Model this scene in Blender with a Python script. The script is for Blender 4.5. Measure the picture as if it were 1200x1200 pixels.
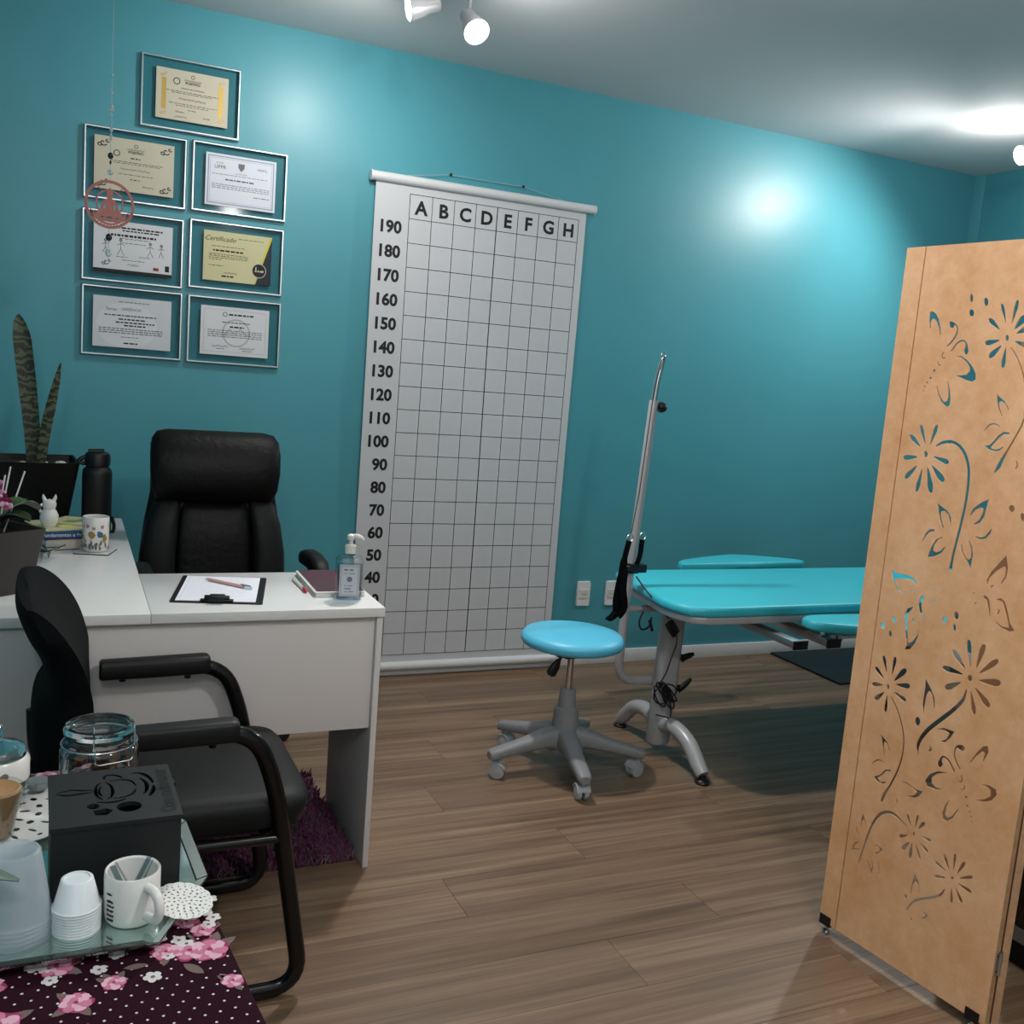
import bpy, bmesh, math, random
from mathutils import Vector, Matrix
from math import sin, cos, pi, radians
random.seed(7)
for o in list(bpy.data.objects): bpy.data.objects.remove(o)
SC = bpy.context.scene
COL = SC.collection
V = Vector

# ------------------------------------------------------------------ camera
def make_camera():
    roll, pitch, yaw = 0.0796, 0.1398, 0.4309
    fwd = V((sin(yaw)*cos(pitch), cos(yaw)*cos(pitch), -sin(pitch)))
    right = V((cos(yaw), -sin(yaw), 0)); up = right.cross(fwd)
    R = right*cos(roll) + up*sin(roll); U = -right*sin(roll) + up*cos(roll)
    m = Matrix((R, U, -fwd)).transposed().to_4x4()
    m.translation = (-1.3054, -4.1336, 1.3942)
    cd = bpy.data.cameras.new('camera'); cd.sensor_width = 36; cd.lens = 36*1157.5/1200
    cd.clip_start = .05
    co = bpy.data.objects.new('camera', cd); COL.objects.link(co); co.matrix_world = m
    SC.camera = co
make_camera()

# ------------------------------------------------------------------ light
SC.view_settings.view_transform = 'Standard'; SC.view_settings.look = 'None'
SC.view_settings.gamma = 1; SC.view_settings.use_curve_mapping = False
SC.view_settings.exposure = 0.13
w = bpy.data.worlds.new('world'); SC.world = w; w.use_nodes = True
w.node_tree.nodes['Background'].inputs[0].default_value = (.75, .85, 1, 1)
w.node_tree.nodes['Background'].inputs[1].default_value = .3
H = 2.66                                   # ceiling height
WX0, WX1, WY0 = -2.05, 3.25, -5.3          # left wall, right wall, front wall (behind the camera)

def lamp(kind, loc, power, color=(1, .97, .93), size=.05, target=None, angle=100, blend=.6, sizey=None, spec=1):
    l = bpy.data.lights.new('lamp_light', kind); l.energy = power; l.color = color
    l.specular_factor = spec
    if kind == 'AREA':
        l.size = size
        if sizey: l.shape = 'RECTANGLE'; l.size_y = sizey
    else: l.shadow_soft_size = size
    if kind == 'SPOT': l.spot_size = radians(angle); l.spot_blend = blend
    o = bpy.data.objects.new('lamp_light', l); COL.objects.link(o); o.location = loc
    if target: o.rotation_euler = (V(target)-V(loc)).to_track_quat('-Z', 'Y').to_euler()
    return o
# spots above the desk (left head towards the left wall, right head towards the room), one by the right wall, two behind the camera
lamp('SPOT', (-.33, -.8, 2.53), 25, target=(-.5, 0, 1.7), angle=165, blend=.9, size=.045)
lamp('SPOT', (-.10, -1.0, 2.43), 92, target=(.5, -2.6, .9), angle=150, blend=.8, size=.045)
lamp('POINT', (-.10, -1.02, 2.42), 6, size=.045)
lamp('SPOT', (2.49, -.86, 2.5), 60, target=(1.2, -.1, .8), angle=160, blend=.6, size=.045)
lamp('POINT', (2.47, -.82, 2.5), 6, size=.045)
lamp('POINT', (-.2, -3.7, 2.42), 46, size=.06)
lamp('POINT', (-1.6, -4.5, 2.35), 24, size=.06)


# ------------------------------------------------------------------ materials
def lin(h):
    if isinstance(h, str):
        h = [int(h[i:i+2], 16)/255 for i in (0, 2, 4)]
    return tuple((c/12.92 if c <= .04045 else ((c+.055)/1.055)**2.4) for c in h) + (1,)
MATS = {}
def mat(name, col, rough=.5, metal=0, noise=None, bump=None, trans=0, ior=1.45, coat=0, emit=None, spec=.5, alpha=None, sheen=0):
    if name in MATS: return MATS[name]
    m = bpy.data.materials.new(name); m.use_nodes = True; MATS[name] = m
    nt = m.node_tree; b = nt.nodes['Principled BSDF']; c = lin(col)
    b.inputs['Base Color'].default_value = c; b.inputs['Roughness'].default_value = rough
    b.inputs['Metallic'].default_value = metal; b.inputs['Transmission Weight'].default_value = trans
    b.inputs['IOR'].default_value = ior; b.inputs['Coat Weight'].default_value = coat
    b.inputs['Specular IOR Level'].default_value = spec; b.inputs['Sheen Weight'].default_value = sheen
    if emit:
        b.inputs['Emission Color'].default_value = lin(emit[0]); b.inputs['Emission Strength'].default_value = emit[1]
    if noise or bump:
        tc = nt.nodes.new('ShaderNodeTexCoord')
    if noise:
        n = nt.nodes.new('ShaderNodeTexNoise'); n.inputs['Scale'].default_value = noise[0]; n.inputs['Detail'].default_value = 5
        mp = nt.nodes.new('ShaderNodeMapping')
        if len(noise) > 2: mp.inputs['Scale'].default_value = noise[2]
        nt.links.new(tc.outputs['Object'], mp.inputs[0]); nt.links.new(mp.outputs[0], n.inputs['Vector'])
        r = nt.nodes.new('ShaderNodeValToRGB'); a = noise[1]
        r.color_ramp.elements[0].position = .3; r.color_ramp.elements[1].position = .7
        r.color_ramp.elements[0].color = tuple(x*(1-a) for x in c[:3]) + (1,)
        r.color_ramp.elements[1].color = tuple(min(1, x*(1+a)) for x in c[:3]) + (1,)
        nt.links.new(n.outputs['Fac'], r.inputs[0]); nt.links.new(r.outputs[0], b.inputs['Base Color'])
    if bump:
        n = nt.nodes.new('ShaderNodeTexNoise'); n.inputs['Scale'].default_value = bump[0]; n.inputs['Detail'].default_value = 3
        nt.links.new(tc.outputs['Object'], n.inputs['Vector'])
        bp = nt.nodes.new('ShaderNodeBump'); bp.inputs['Strength'].default_value = bump[1]; bp.inputs['Distance'].default_value = bump[2] if len(bump) > 2 else .01
        nt.links.new(n.outputs['Fac'], bp.inputs['Height']); nt.links.new(bp.outputs[0], b.inputs['Normal'])
    return m

def pane_glass(name, tint, refl=1.5, rough=.03):
    """thin clear pane: see-through with a Fresnel sheen"""
    m = bpy.data.materials.new(name); m.use_nodes = True; nt = m.node_tree; nt.nodes.clear()
    o = nt.nodes.new('ShaderNodeOutputMaterial'); mx = nt.nodes.new('ShaderNodeMixShader')
    t = nt.nodes.new('ShaderNodeBsdfTransparent'); t.inputs[0].default_value = lin(tint)
    g = nt.nodes.new('ShaderNodeBsdfGlossy'); g.inputs['Roughness'].default_value = rough
    f = nt.nodes.new('ShaderNodeFresnel'); f.inputs[0].default_value = refl
    ge = nt.nodes.new('ShaderNodeNewGeometry'); iv = nt.nodes.new('ShaderNodeMath'); iv.operation = 'SUBTRACT'; iv.inputs[0].default_value = 1; nt.links.new(ge.outputs['Backfacing'], iv.inputs[1])
    mu = nt.nodes.new('ShaderNodeMath'); mu.operation = 'MULTIPLY'; nt.links.new(f.outputs[0], mu.inputs[0]); nt.links.new(iv.outputs[0], mu.inputs[1])
    nt.links.new(mu.outputs[0], mx.inputs[0]); nt.links.new(t.outputs[0], mx.inputs[1]); nt.links.new(g.outputs[0], mx.inputs[2])
    nt.links.new(mx.outputs[0], o.inputs[0]); return m

def floor_material():
    m = bpy.data.materials.new('wood_plank'); m.use_nodes = True; nt = m.node_tree; b = nt.nodes['Principled BSDF']; N = nt.nodes.new; L = nt.links.new
    geo = N('ShaderNodeNewGeometry'); oi = N('ShaderNodeObjectInfo')
    mul = N('ShaderNodeVectorMath'); mul.operation = 'SCALE'; mul.inputs[0].default_value = (13, 7, 3)
    L(oi.outputs['Random'], mul.inputs['Scale'])
    add = N('ShaderNodeVectorMath'); add.operation = 'ADD'; L(geo.outputs['Position'], add.inputs[0]); L(mul.outputs[0], add.inputs[1])
    def streak(sx, sy, det, ds):
        mp = N('ShaderNodeMapping'); mp.inputs['Scale'].default_value = (sx, sy, 1); L(add.outputs[0], mp.inputs[0])
        n = N('ShaderNodeTexNoise'); n.inputs['Scale'].default_value = 1; n.inputs['Detail'].default_value = det; n.inputs['Distortion'].default_value = ds
        L(mp.outputs[0], n.inputs['Vector']); return n.outputs['Fac']
    a = streak(.8, 26, 4, .5); f = streak(3, 130, 3, .2)
    mixn = N('ShaderNodeMath'); mixn.operation = 'MULTIPLY_ADD'; L(f, mixn.inputs[0]); mixn.inputs[1].default_value = .38; 
    sc = N('ShaderNodeMath'); sc.operation = 'MULTIPLY'; L(a, sc.inputs[0]); sc.inputs[1].default_value = .62
    L(sc.outputs[0], mixn.inputs[2])
    r = N('ShaderNodeValToRGB'); e = r.color_ramp.elements
    e[0].position = .24; e[0].color = lin('493929'); e[1].position = .78; e[1].color = lin('9A836C')
    k = r.color_ramp.elements.new(.45); k.color = lin('6F5744'); k = r.color_ramp.elements.new(.56); k.color = lin('806852')
    L(mixn.outputs[0], r.inputs[0])
    hs = N('ShaderNodeHueSaturation'); L(r.outputs[0], hs.inputs['Color'])
    mr = N('ShaderNodeMapRange'); mr.inputs[3].default_value = .9; mr.inputs[4].default_value = 1.1; L(oi.outputs['Random'], mr.inputs[0]); L(mr.outputs[0], hs.inputs['Value'])
    L(hs.outputs[0], b.inputs['Base Color']); b.inputs['Roughness'].default_value = .38
    bp = N('ShaderNodeBump'); bp.inputs['Strength'].default_value = .12; bp.inputs['Distance'].default_value = .002; L(f, bp.inputs['Height']); L(bp.outputs[0], b.inputs['Normal'])
    return m

def mdf_material():
    m = mat('mdf_board', 'DDA578', .55); nt = m.node_tree; b = nt.nodes['Principled BSDF']; N = nt.nodes.new; L = nt.links.new
    tc = N('ShaderNodeTexCoord'); cols = []
    n1 = N('ShaderNodeTexNoise'); n1.inputs['Scale'].default_value = 28; n1.inputs['Detail'].default_value = 8; n1.inputs['Roughness'].default_value = .75
    n2 = N('ShaderNodeTexNoise'); n2.inputs['Scale'].default_value = 5; n2.inputs['Detail'].default_value = 3
    L(tc.outputs['Object'], n1.inputs['Vector']); L(tc.outputs['Object'], n2.inputs['Vector'])
    ad = N('ShaderNodeMath'); ad.operation = 'ADD'; L(n1.outputs['Fac'], ad.inputs[0]); L(n2.outputs['Fac'], ad.inputs[1])
    hf = N('ShaderNodeMath'); hf.operation = 'MULTIPLY'; hf.inputs[1].default_value = .5; L(ad.outputs[0], hf.inputs[0])
    r = N('ShaderNodeValToRGB'); e = r.color_ramp.elements
    e[0].position = .36; e[0].color = lin('D99D6C'); e[1].position = .64; e[1].color = lin('EFBC92'); L(hf.outputs[0], r.inputs[0]); L(r.outputs[0], b.inputs['Base Color'])
    return m

M_teal = mat('teal_paint', '4C95A2', .37, bump=(260, .06, .002), noise=(1.6, .04), spec=.4)
M_ceil = mat('ceiling_paint', 'D6D8DA', .8, bump=(200, .05, .002))
M_white = mat('white_trim', 'DCDCDC', .4)
M_floor = floor_material()
M_mdf = mdf_material()
M_mdfedge = mat('mdf_edge', 'B98F6C', .6, noise=(60, .12))
M_groove = mat('mdf_groove', '9A5F33', .7)
M_desk = mat('white_laminate', 'DAD9D8', .22, noise=(3, .015))
M_deskin = mat('desk_laminate_satin', 'CFCAC9', .4)
M_black = mat('black_plastic', '0D0D0E', .42)
M_blackgl = mat('black_gloss_tube', '08080A', .18)
M_leather = mat('black_leather', '060607', .5, bump=(45, .35, .006), spec=.25)
M_leather2 = mat('grey_black_leather', '0D0E10', .55, bump=(120, .3, .003), spec=.3)
M_fabric = mat('black_fabric', '050608', .8, bump=(400, .4, .002), spec=.15)
M_seat = mat('black_vinyl', '101214', .55, bump=(300, .25, .002), spec=.3)
M_chrome = mat('chrome', 'D8D8DA', .16, 1)
M_silver = mat('brushed_silver', 'C8CACC', .3, 1)
M_greymet = mat('silver_grey_paint', 'A6A5A8', .35, .15)
M_greypl = mat('grey_plastic', '7F8083', .5, bump=(300, .1, .002))
M_greycast = mat('pale_grey_plastic', '9FA2A6', .45)
M_turq = mat('turquoise_vinyl', '38B3C4', .42, bump=(350, .18, .0015))
M_blue = mat('sky_blue_vinyl', '55B6D6', .4, bump=(350, .18, .0015))
M_chart = mat('white_vinyl_sheet', 'C4C5C9', .45)
M_ink = mat('black_ink', '101012', .6)
M_grid = mat('grid_ink', '2A2B30', .6)
M_frameglass = pane_glass('frame_glass', 'E6EDEE', 1.16, .08)
M_clear = pane_glass('clear_glass', 'F2F6F6', 2.0, .05)
M_jar = mat('jar_glass', 'F2F6F6', .02, trans=1, ior=1.48)
M_clearpl = pane_glass('clear_plastic', 'DDE6E8', 1.4, .08)
M_paperw = mat('white_paper', 'D2D2D6', .7)
M_papers = mat('silver_paper', 'C8CBCF', .6)
M_paperc = mat('cream_paper', 'C2BCA8', .7)
M_papery = mat('pale_yellow_paper', 'C8C298', .7)
M_gold = mat('gold_foil', 'B89A50', .35, .6)
M_navy = mat('navy_ink', '16222E', .6)
M_yel = mat('yellow_ink', 'C8BE3C', .6)
M_grayink = mat('grey_ink', '6C6E74', .7)
M_paleink = mat('pale_grey_ink', 'A9ACB2', .7)
M_redink = mat('red_ink', '8E1F2B', .6)
M_rose = mat('rose_gold', '9C625B', .5, .3)
M_crystal = mat('crystal', 'F2F4F6', .03, 0, trans=.6)
M_bead = mat('dark_bead', '2A2C34', .15)
M_thread = mat('nylon_thread', '9FB4BA', .4)
M_leaf = mat('orchid_leaf', '3A5428', .35, noise=(14, .25))
M_leafd = mat('dark_leaf', '25331F', .4, noise=(14, .25))
M_stone = mat('white_pebble', 'B4B2AC', .7)
M_potb = mat('black_pot', '070708', .5, spec=.3)
M_potg = mat('dark_brown_grey_pot', '37312F', .5)
M_mag = mat('magenta_petal', '8C1E58', .5)
M_mag2 = mat('pale_pink_petal', 'D9AFC4', .5)
M_ceram = mat('white_ceramic', 'D9D6D3', .2)
M_blueb = mat('blue_cover', '1C4C7C', .4)
M_darkb = mat('indigo_cover', '20213A', .5)
M_pages = mat('book_pages', 'BDB2A6', .8)
M_maroon = mat('maroon_cover', '4A2530', .5)
M_pink = mat('pale_pink_plastic', 'D9A6A0', .35)
M_red = mat('red_plastic', 'C01F3C', .35)
M_plum = mat('purple_pile', '540B40', .8, noise=(30, .4), sheen=.4)
M_mat = mat('dark_rubber', '0F2328', .7, bump=(200, .2, .002))
M_tray = mat('mirror_glass', 'B9CFC9', .06, .85)
M_traymet = mat('hammered_silver', 'A9AAA6', .2, 1, bump=(120, .8, .004))
M_cup = mat('white_plastic_cup', 'DDE2E6', .4, trans=.12)
M_cupt = pane_glass('translucent_plastic', 'F2F5F7', 1.35, .15)
_nt = M_cupt.node_tree; _mx = _nt.nodes.new('ShaderNodeMixShader'); _df = _nt.nodes.new('ShaderNodeBsdfDiffuse'); _tl = _nt.nodes.new('ShaderNodeBsdfTranslucent'); _ad = _nt.nodes.new('ShaderNodeMixShader')
_df.inputs[0].default_value = _tl.inputs[0].default_value = lin('DDE5EA'); _mx.inputs[0].default_value = .36
_nt.links.new(_df.outputs[0], _ad.inputs[1]); _nt.links.new(_tl.outputs[0], _ad.inputs[2])
_o = _nt.nodes['Material Output']; _src = _o.inputs[0].links[0].from_socket; _nt.links.new(_src, _mx.inputs[1]); _nt.links.new(_ad.outputs[0], _mx.inputs[2]); _nt.links.new(_mx.outputs[0], _o.inputs[0])
M_box = mat('black_painted_wood', '191B1D', .55, bump=(150, .1, .002), spec=.35)
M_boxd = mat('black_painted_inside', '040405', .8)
M_doily = mat('white_lace', 'D8D8D6', .8)
M_cloth = mat('maroon_cloth', '260A17', .9, bump=(500, .3, .001), spec=.1)
M_rose1 = mat('print_rose_dark', '93375A', .85, spec=.15); M_rose2 = mat('print_rose', 'BC718D', .85, spec=.15); M_rose3 = mat('print_rose_pale', 'D0A5B6', .85, spec=.15)
M_pleaf = mat('print_leaf', '6E5E5A', .85, spec=.15); M_pwhite = mat('print_white', 'C9C4C4', .85, spec=.15)
M_caramel = mat('caramel_cream', 'A87F58', .6, noise=(30, .15))
M_amber = mat('brown_sweets', '6A3A1E', .5)
M_bulb = mat('led_face', 'FFFFFF', .4, emit=('FFFFFF', 18))
M_head = mat('lamp_grey_metal', 'A4A5A8', .35, .3)
M_dwood = mat('dark_wood', '2E1D14', .5, noise=(8, .3, (1, 1, 8)))

# ------------------------------------------------------------------ mesh builder
class MB:
    def __init__(s): s.v = []; s.f = []; s.mi = []; s.cur = 0
    def add(s, vs, fs):
        k = len(s.v); s.v += [V(v) for v in vs]; s.f += [[i+k for i in f] for f in fs]; s.mi += [s.cur]*len(fs); return s
    def box(s, lo, hi, M=None):
        x0, y0, z0 = lo; x1, y1, z1 = hi
        vs = [V(p) for p in ((x0,y0,z0),(x1,y0,z0),(x1,y1,z0),(x0,y1,z0),(x0,y0,z1),(x1,y0,z1),(x1,y1,z1),(x0,y1,z1))]
        if M: vs = [M @ v for v in vs]
        return s.add(vs, [(0,3,2,1),(4,5,6,7),(0,1,5,4),(1,2,6,5),(2,3,7,6),(3,0,4,7)])
    def prism(s, poly, z0, z1, M=None, s1=1):
        n = len(poly); c = V((sum(p[0] for p in poly)/n, sum(p[1] for p in poly)/n))
        vs = [V((p[0], p[1], z0)) for p in poly] + [V((c.x+(p[0]-c.x)*s1, c.y+(p[1]-c.y)*s1, z1)) for p in poly]
        if M: vs = [M @ v for v in vs]
        return s.add(vs, [list(range(n))[::-1], list(range(n, 2*n))] + [(i, (i+1) % n, n+(i+1) % n, n+i) for i in range(n)])
    def rings(s, rs, cap=True, closed=False):
        n = len(rs[0]); vs = [p for r in rs for p in r]; fs = []
        m = len(rs)
        for j in range(m if closed else m-1):
            a = j*n; b = ((j+1) % m)*n
            fs += [(a+i, a+(i+1) % n, b+(i+1) % n, b+i) for i in range(n)]
        if cap and not closed: fs += [list(range(n))[::-1], list(range((m-1)*n, m*n))]
        return s.add(vs, fs)
    def tube(s, pts, r, n=10, cap=True, closed=False, flat=None):
        """round tube along points; r number or list; flat=(vec, ratio) squashes along vec"""
        P = [V(p) for p in pts]; m = len(P); rs = r if isinstance(r, (list, tuple)) else [r]*m
        out = []; pu = None
        for i, p in enumerate(P):
            if closed: t = P[(i+1) % m]-P[i-1]
            else: t = P[min(i+1, m-1)]-P[max(i-1, 0)]
            t.normalize()
            if pu is None:
                a = V((0, 0, 1)) if abs(t.z) < .9 else V((1, 0, 0)); u = t.cross(a).normalized()
            else: u = (pu-t*pu.dot(t)).normalized()
            pu = u; w_ = t.cross(u); ring = []
            for k in range(n):
                d = (u*cos(2*pi*k/n)+w_*sin(2*pi*k/n))*rs[i]
                if flat: fv = V(flat[0]); d = d-fv*d.dot(fv)*(1-flat[1])
                ring.append(p+d)
            out.append(ring)
        return s.rings(out, cap, closed)
    def cyl(s, a, b, r, r2=None, n=20): return s.tube([a, b], [r, r if r2 is None else r2], n)
    def lathe(s, prof, c=(0, 0, 0), n=28, axis=None, cap=True):
        c = V(c); M = Matrix() if axis is None else V((0, 0, 1)).rotation_difference(V(axis).normalized()).to_matrix().to_4x4()
        return s.rings([[c + (M @ V((r*cos(2*pi*k/n), r*sin(2*pi*k/n), z))) for k in range(n)] for r, z in prof], cap)
    def ball(s, c, r, n=12, sc=(1, 1, 1)):
        c = V(c); m = max(4, n//2)
        return s.rings([[c+V((r*sc[0]*sin(pi*(j+.02)/(m+.04))*cos(2*pi*k/n), r*sc[1]*sin(pi*(j+.02)/(m+.04))*sin(2*pi*k/n), -r*sc[2]*cos(pi*(j+.02)/(m+.04)))) for k in range(n)] for j in range(m+1)])
    def loft(s, rs, n=28, cap=True):
        """rings: (centre, half-axis u, half-axis v, exponent) superellipses"""
        out = []
        for c, u, v, e in rs:
            ring = []
            for k in range(n):
                a = 2*pi*k/n; ca, sa = cos(a), sin(a)
                ring.append(V(c)+V(u)*math.copysign(abs(ca)**(2/e), ca)+V(v)*math.copysign(abs(sa)**(2/e), sa))
            out.append(ring)
        return s.rings(out, cap)
    def strip(s, pts, normal, w):
        """flat ribbon with a width per point"""
        P = [V(p) for p in pts]; N_ = V(normal); ws = w if isinstance(w, (list, tuple)) else [w]*len(P); vs = []
        for i, p in enumerate(P):
            t = (P[min(i+1, len(P)-1)]-P[max(i-1, 0)]).normalized(); d = t.cross(N_).normalized()*ws[i]/2
            vs += [p-d, p+d]
        return s.add(vs, [(2*i, 2*i+1, 2*i+3, 2*i+2) for i in range(len(P)-1)])
    def mesh(s, me, M):
        return s.add([M @ v.co for v in me.vertices], [list(p.vertices) for p in me.polygons])
    def build(s, name, mats, parent=None, smooth=40, bevel=0, seg=2, origin=None, weld=False, stuff=False):
        if not isinstance(mats, (list, tuple)): mats = [mats]
        off = V(parent.matrix_world.translation) if parent else (V(origin) if origin else V((0, 0, 0)))
        if parent: off = abs_loc(parent)
        me = bpy.data.meshes.new(name); me.from_pydata([v-off for v in s.v], [], s.f)
        for m in mats: me.materials.append(m)
        if len(mats) > 1:
            for p, i in zip(me.polygons, s.mi): p.material_index = i
        bm = bmesh.new(); bm.from_mesh(me)
        if weld: bmesh.ops.remove_doubles(bm, verts=bm.verts, dist=1e-5)
        bmesh.ops.recalc_face_normals(bm, faces=bm.faces)
        if bevel:
            es = [e for e in bm.edges if len(e.link_faces) == 2 and e.calc_face_angle(0) > .6]
            bmesh.ops.bevel(bm, geom=es, offset=bevel, segments=seg, profile=.5, affect='EDGES', clamp_overlap=True)
        bm.to_mesh(me); bm.free()
        if smooth:
            me.shade_smooth(); me.set_sharp_from_angle(angle=radians(smooth))
        o = bpy.data.objects.new(name, me); COL.objects.link(o)
        if stuff: o['kind'] = 'stuff'
        if parent: o.parent = parent
        else: o.location = off
        return o
def abs_loc(o):
    l = V((0, 0, 0))
    while o: l += o.location; o = o.parent
    return l
def arc(c, r, a0, a1, n, ux=(1, 0, 0), uy=(0, 1, 0)):
    return [V(c)+V(ux)*r*cos(radians(a0+(a1-a0)*i/n))+V(uy)*r*sin(radians(a0+(a1-a0)*i/n)) for i in range(n+1)]
def spline(pts, m=6):
    P = [V(p) for p in pts]; out = []
    for i in range(len(P)-1):
        a, b, c, d = P[max(i-1, 0)], P[i], P[i+1], P[min(i+2, len(P)-1)]
        for k in range(m):
            t = k/m; out.append(.5*((2*b)+(c-a)*t+(2*a-5*b+4*c-d)*t*t+(3*b-3*c+d-a)*t**3))
    return out+[P[-1]]
def fillet(pts, r, m=5):
    P = [V(p) for p in pts]; out = [P[0]]
    for i in range(1, len(P)-1):
        a = (P[i-1]-P[i]); b = (P[i+1]-P[i]); q = min(r, a.length*.49, b.length*.49)
        p0 = P[i]+a.normalized()*q; p1 = P[i]+b.normalized()*q
        for k in range(m+1):
            t = k/m; out.append(p0*(1-t)**2+P[i]*2*t*(1-t)+p1*t*t)
    return out+[P[-1]]
def rrect(x0, y0, x1, y1, r, n=5):
    out = []
    for cx, cy, a in ((x1-r, y1-r, 0), (x0+r, y1-r, 90), (x0+r, y0+r, 180), (x1-r, y0+r, 270)):
        out += [(cx+r*cos(radians(a+90*i/n)), cy+r*sin(radians(a+90*i/n))) for i in range(n+1)]
    return out
def ell(cx, cy, rx, ry, n=12, a0=0): return [(cx+rx*cos(2*pi*i/n), cy+ry*sin(2*pi*i/n)) for i in range(n)]
def frame(o, x, y, z=None):
    """matrix with origin o, local x and y axes"""
    x = V(x).normalized(); y = V(y); z = x.cross(y).normalized(); y = z.cross(x)
    m = Matrix((x, y, z)).transposed().to_4x4(); m.translation = V(o); return m
def text_mesh(body, size, align='LEFT', offset=0, shear=0, space=1):
    c = bpy.data.curves.new('lettering', 'FONT'); c.body = body; c.size = size; c.align_x = align; c.align_y = 'CENTER'
    c.offset = offset; c.shear = shear; c.resolution_u = 3; c.space_character = space
    o = bpy.data.objects.new('lettering', c); me = bpy.data.meshes.new_from_object(o)
    bpy.data.objects.remove(o); bpy.data.curves.remove(c); return me
def cutplate(outer, holes, t):
    """plate in local xy, thickness t, with real holes"""
    c = bpy.data.curves.new('plate', 'CURVE'); c.dimensions = '2D'; c.fill_mode = 'BOTH'; c.extrude = t/2
    for poly in [outer]+list(holes):
        sp = c.splines.new('POLY'); sp.points.add(len(poly)-1)
        for i, p in enumerate(poly): sp.points[i].co = (p[0], p[1], 0, 1)
        sp.use_cyclic_u = True
    o = bpy.data.objects.new('plate', c); me = bpy.data.meshes.new_from_object(o)
    bpy.data.objects.remove(o); bpy.data.curves.remove(c); return me

def thing(name, label, cat, loc=(0, 0, 0), group=None):
    o = bpy.data.objects.new(name, None); COL.objects.link(o); o.location = loc; o.empty_display_size = .05
    return tag(o, label, cat, group)
def tag(o, label, cat, group=None):
    o['label'] = label; o['category'] = cat
    if group: o['group'] = group
    return o
def struct(o, label=None):
    o['kind'] = 'structure'
    if label: o['label'] = label
    return o
def box(name, lo, hi, m, parent=None, bevel=0, M=None, origin=None):
    return MB().box(lo, hi, M).build(name, m, parent, bevel=bevel, origin=origin)

# ------------------------------------------------------------------ room shell
T_ = .12
struct(box('wall_back', (WX0-T_, 0, -.1), (WX1+T_, T_, H+.1), M_teal))
struct(box('wall_left', (WX0-T_, WY0, -.1), (WX0, 0, H+.1), M_teal))
struct(box('wall_right', (WX1, WY0, -.1), (WX1+T_, 0, H+.1), M_teal))
struct(box('wall_front', (WX0-T_, WY0-T_, -.1), (WX1+T_, WY0, H+.1), M_white))
struct(box('ceiling', (WX0, WY0, H), (WX1, 0, H+.1), M_ceil))
fl = struct(box('floor', (WX0, WY0, -.1), (WX1, 0, -.008), mat('floor_underlay', '2A1E17', .9)))
# corner pilaster strip
struct(MB().prism([(WX1, -.0), (WX1-.03, 0), (WX1-.03, -.008), (WX1-.008, -.055), (WX1, -.055)], 0, H).build('trim_1', M_teal))
# floor planks, each its own board with an eased edge
rows = 27; pw = -WY0/rows; off = [0, .55, .2, .85, .4, 1.05, .7]
for r in range(rows):
    y0 = WY0+r*pw; y1 = y0+pw; x = WX0-off[r % 7]
    while x < WX1:
        a, b = max(x, WX0), min(x+1.28, WX1); x += 1.28
        if b-a < .02: continue
        e = .0008; g = .0003
        vs = [(a+g, y0+g, -.008), (b-g, y0+g, -.008), (b-g, y1-g, -.008), (a+g, y1-g, -.008),
              (a+g, y0+g, -e), (b-g, y0+g, -e), (b-g, y1-g, -e), (a+g, y1-g, -e),
              (a+e, y0+e, 0), (b-e, y0+e, 0), (b-e, y1-e, 0), (a+e, y1-e, 0)]
        fs = [(0, 1, 5, 4), (1, 2, 6, 5), (2, 3, 7, 6), (3, 0, 4, 7), (4, 5, 9, 8), (5, 6, 10, 9), (6, 7, 11, 10), (7, 4, 8, 11), (8, 9, 10, 11)]
        MB().add(vs, fs).build('plank', M_floor, fl, smooth=0)
def baseboard(name, lo, hi): struct(MB().box(lo, hi).build(name, M_white, bevel=.003))
baseboard('baseboard_back', (WX0, -.013, 0), (WX1-.03, 0, .07))
baseboard('baseboard_right', (WX1-.013, WY0, 0), (WX1, -.055, .07))
baseboard('baseboard_left', (WX0, WY0, 0), (WX0+.013, -.013, .07))

# ------------------------------------------------------------------ ceiling spots
def spot(name, label, base, heads):
    t = thing(name, label, 'ceiling light', base)
    bx, by, bz = base
    MB().lathe([(.001, 0), (.06, 0), (.06, -.018), (.05, -.028), (.001, -.028)], base, 32).build('ceiling_plate', M_head, t)
    for i, (p, d, lit) in enumerate(heads):
        p = V(p); d = V(d).normalized()
        h = MB().lathe([(.004, -.075), (.022, -.072), (.026, -.06), (.027, -.03), (.034, -.012), (.043, .03), (.043, .036), (.038, .036), (.037, .02)], p, 28, d, cap=False).build('lamp_head', M_head, t)
        MB().lathe([(.0005, .034), (.02, .035), (.033, .033), (.037, .026), (.037, .02)], p, 28, d).build('led_lens', M_bulb, h)
        s = MB(); j = p-d*.045
        s.tube(fillet([V((bx+(p.x-bx)*.35, by+(p.y-by)*.35, bz-.026)), V((j.x, j.y, bz-.05)), j+V((0, 0, .03)), j], .02), .006, 10); s.build('swivel_arm', M_head, t)
    return t
spot('ceiling_spotlight', 'white two-headed ceiling spotlight above the desk, one head lit towards the camera', (-.19, -.86, H), [((-.265, -.82, 2.56), (-1, .1, -.3), 1), ((-.11, -.93, 2.5), (.1, -.72, -.68), 1)])
spot('ceiling_spotlight', 'white ceiling spotlight at the right edge near the far corner', (2.62, -.9, H), [((2.55, -.88, 2.53), (-.8, .2, -.35), 1)])
spot('ceiling_spotlight', 'white ceiling spotlight in the middle of the room, out of view', (-.15, -3.75, H), [((-.2, -3.7, 2.5), (-.4, .7, -.6), 1)])
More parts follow.
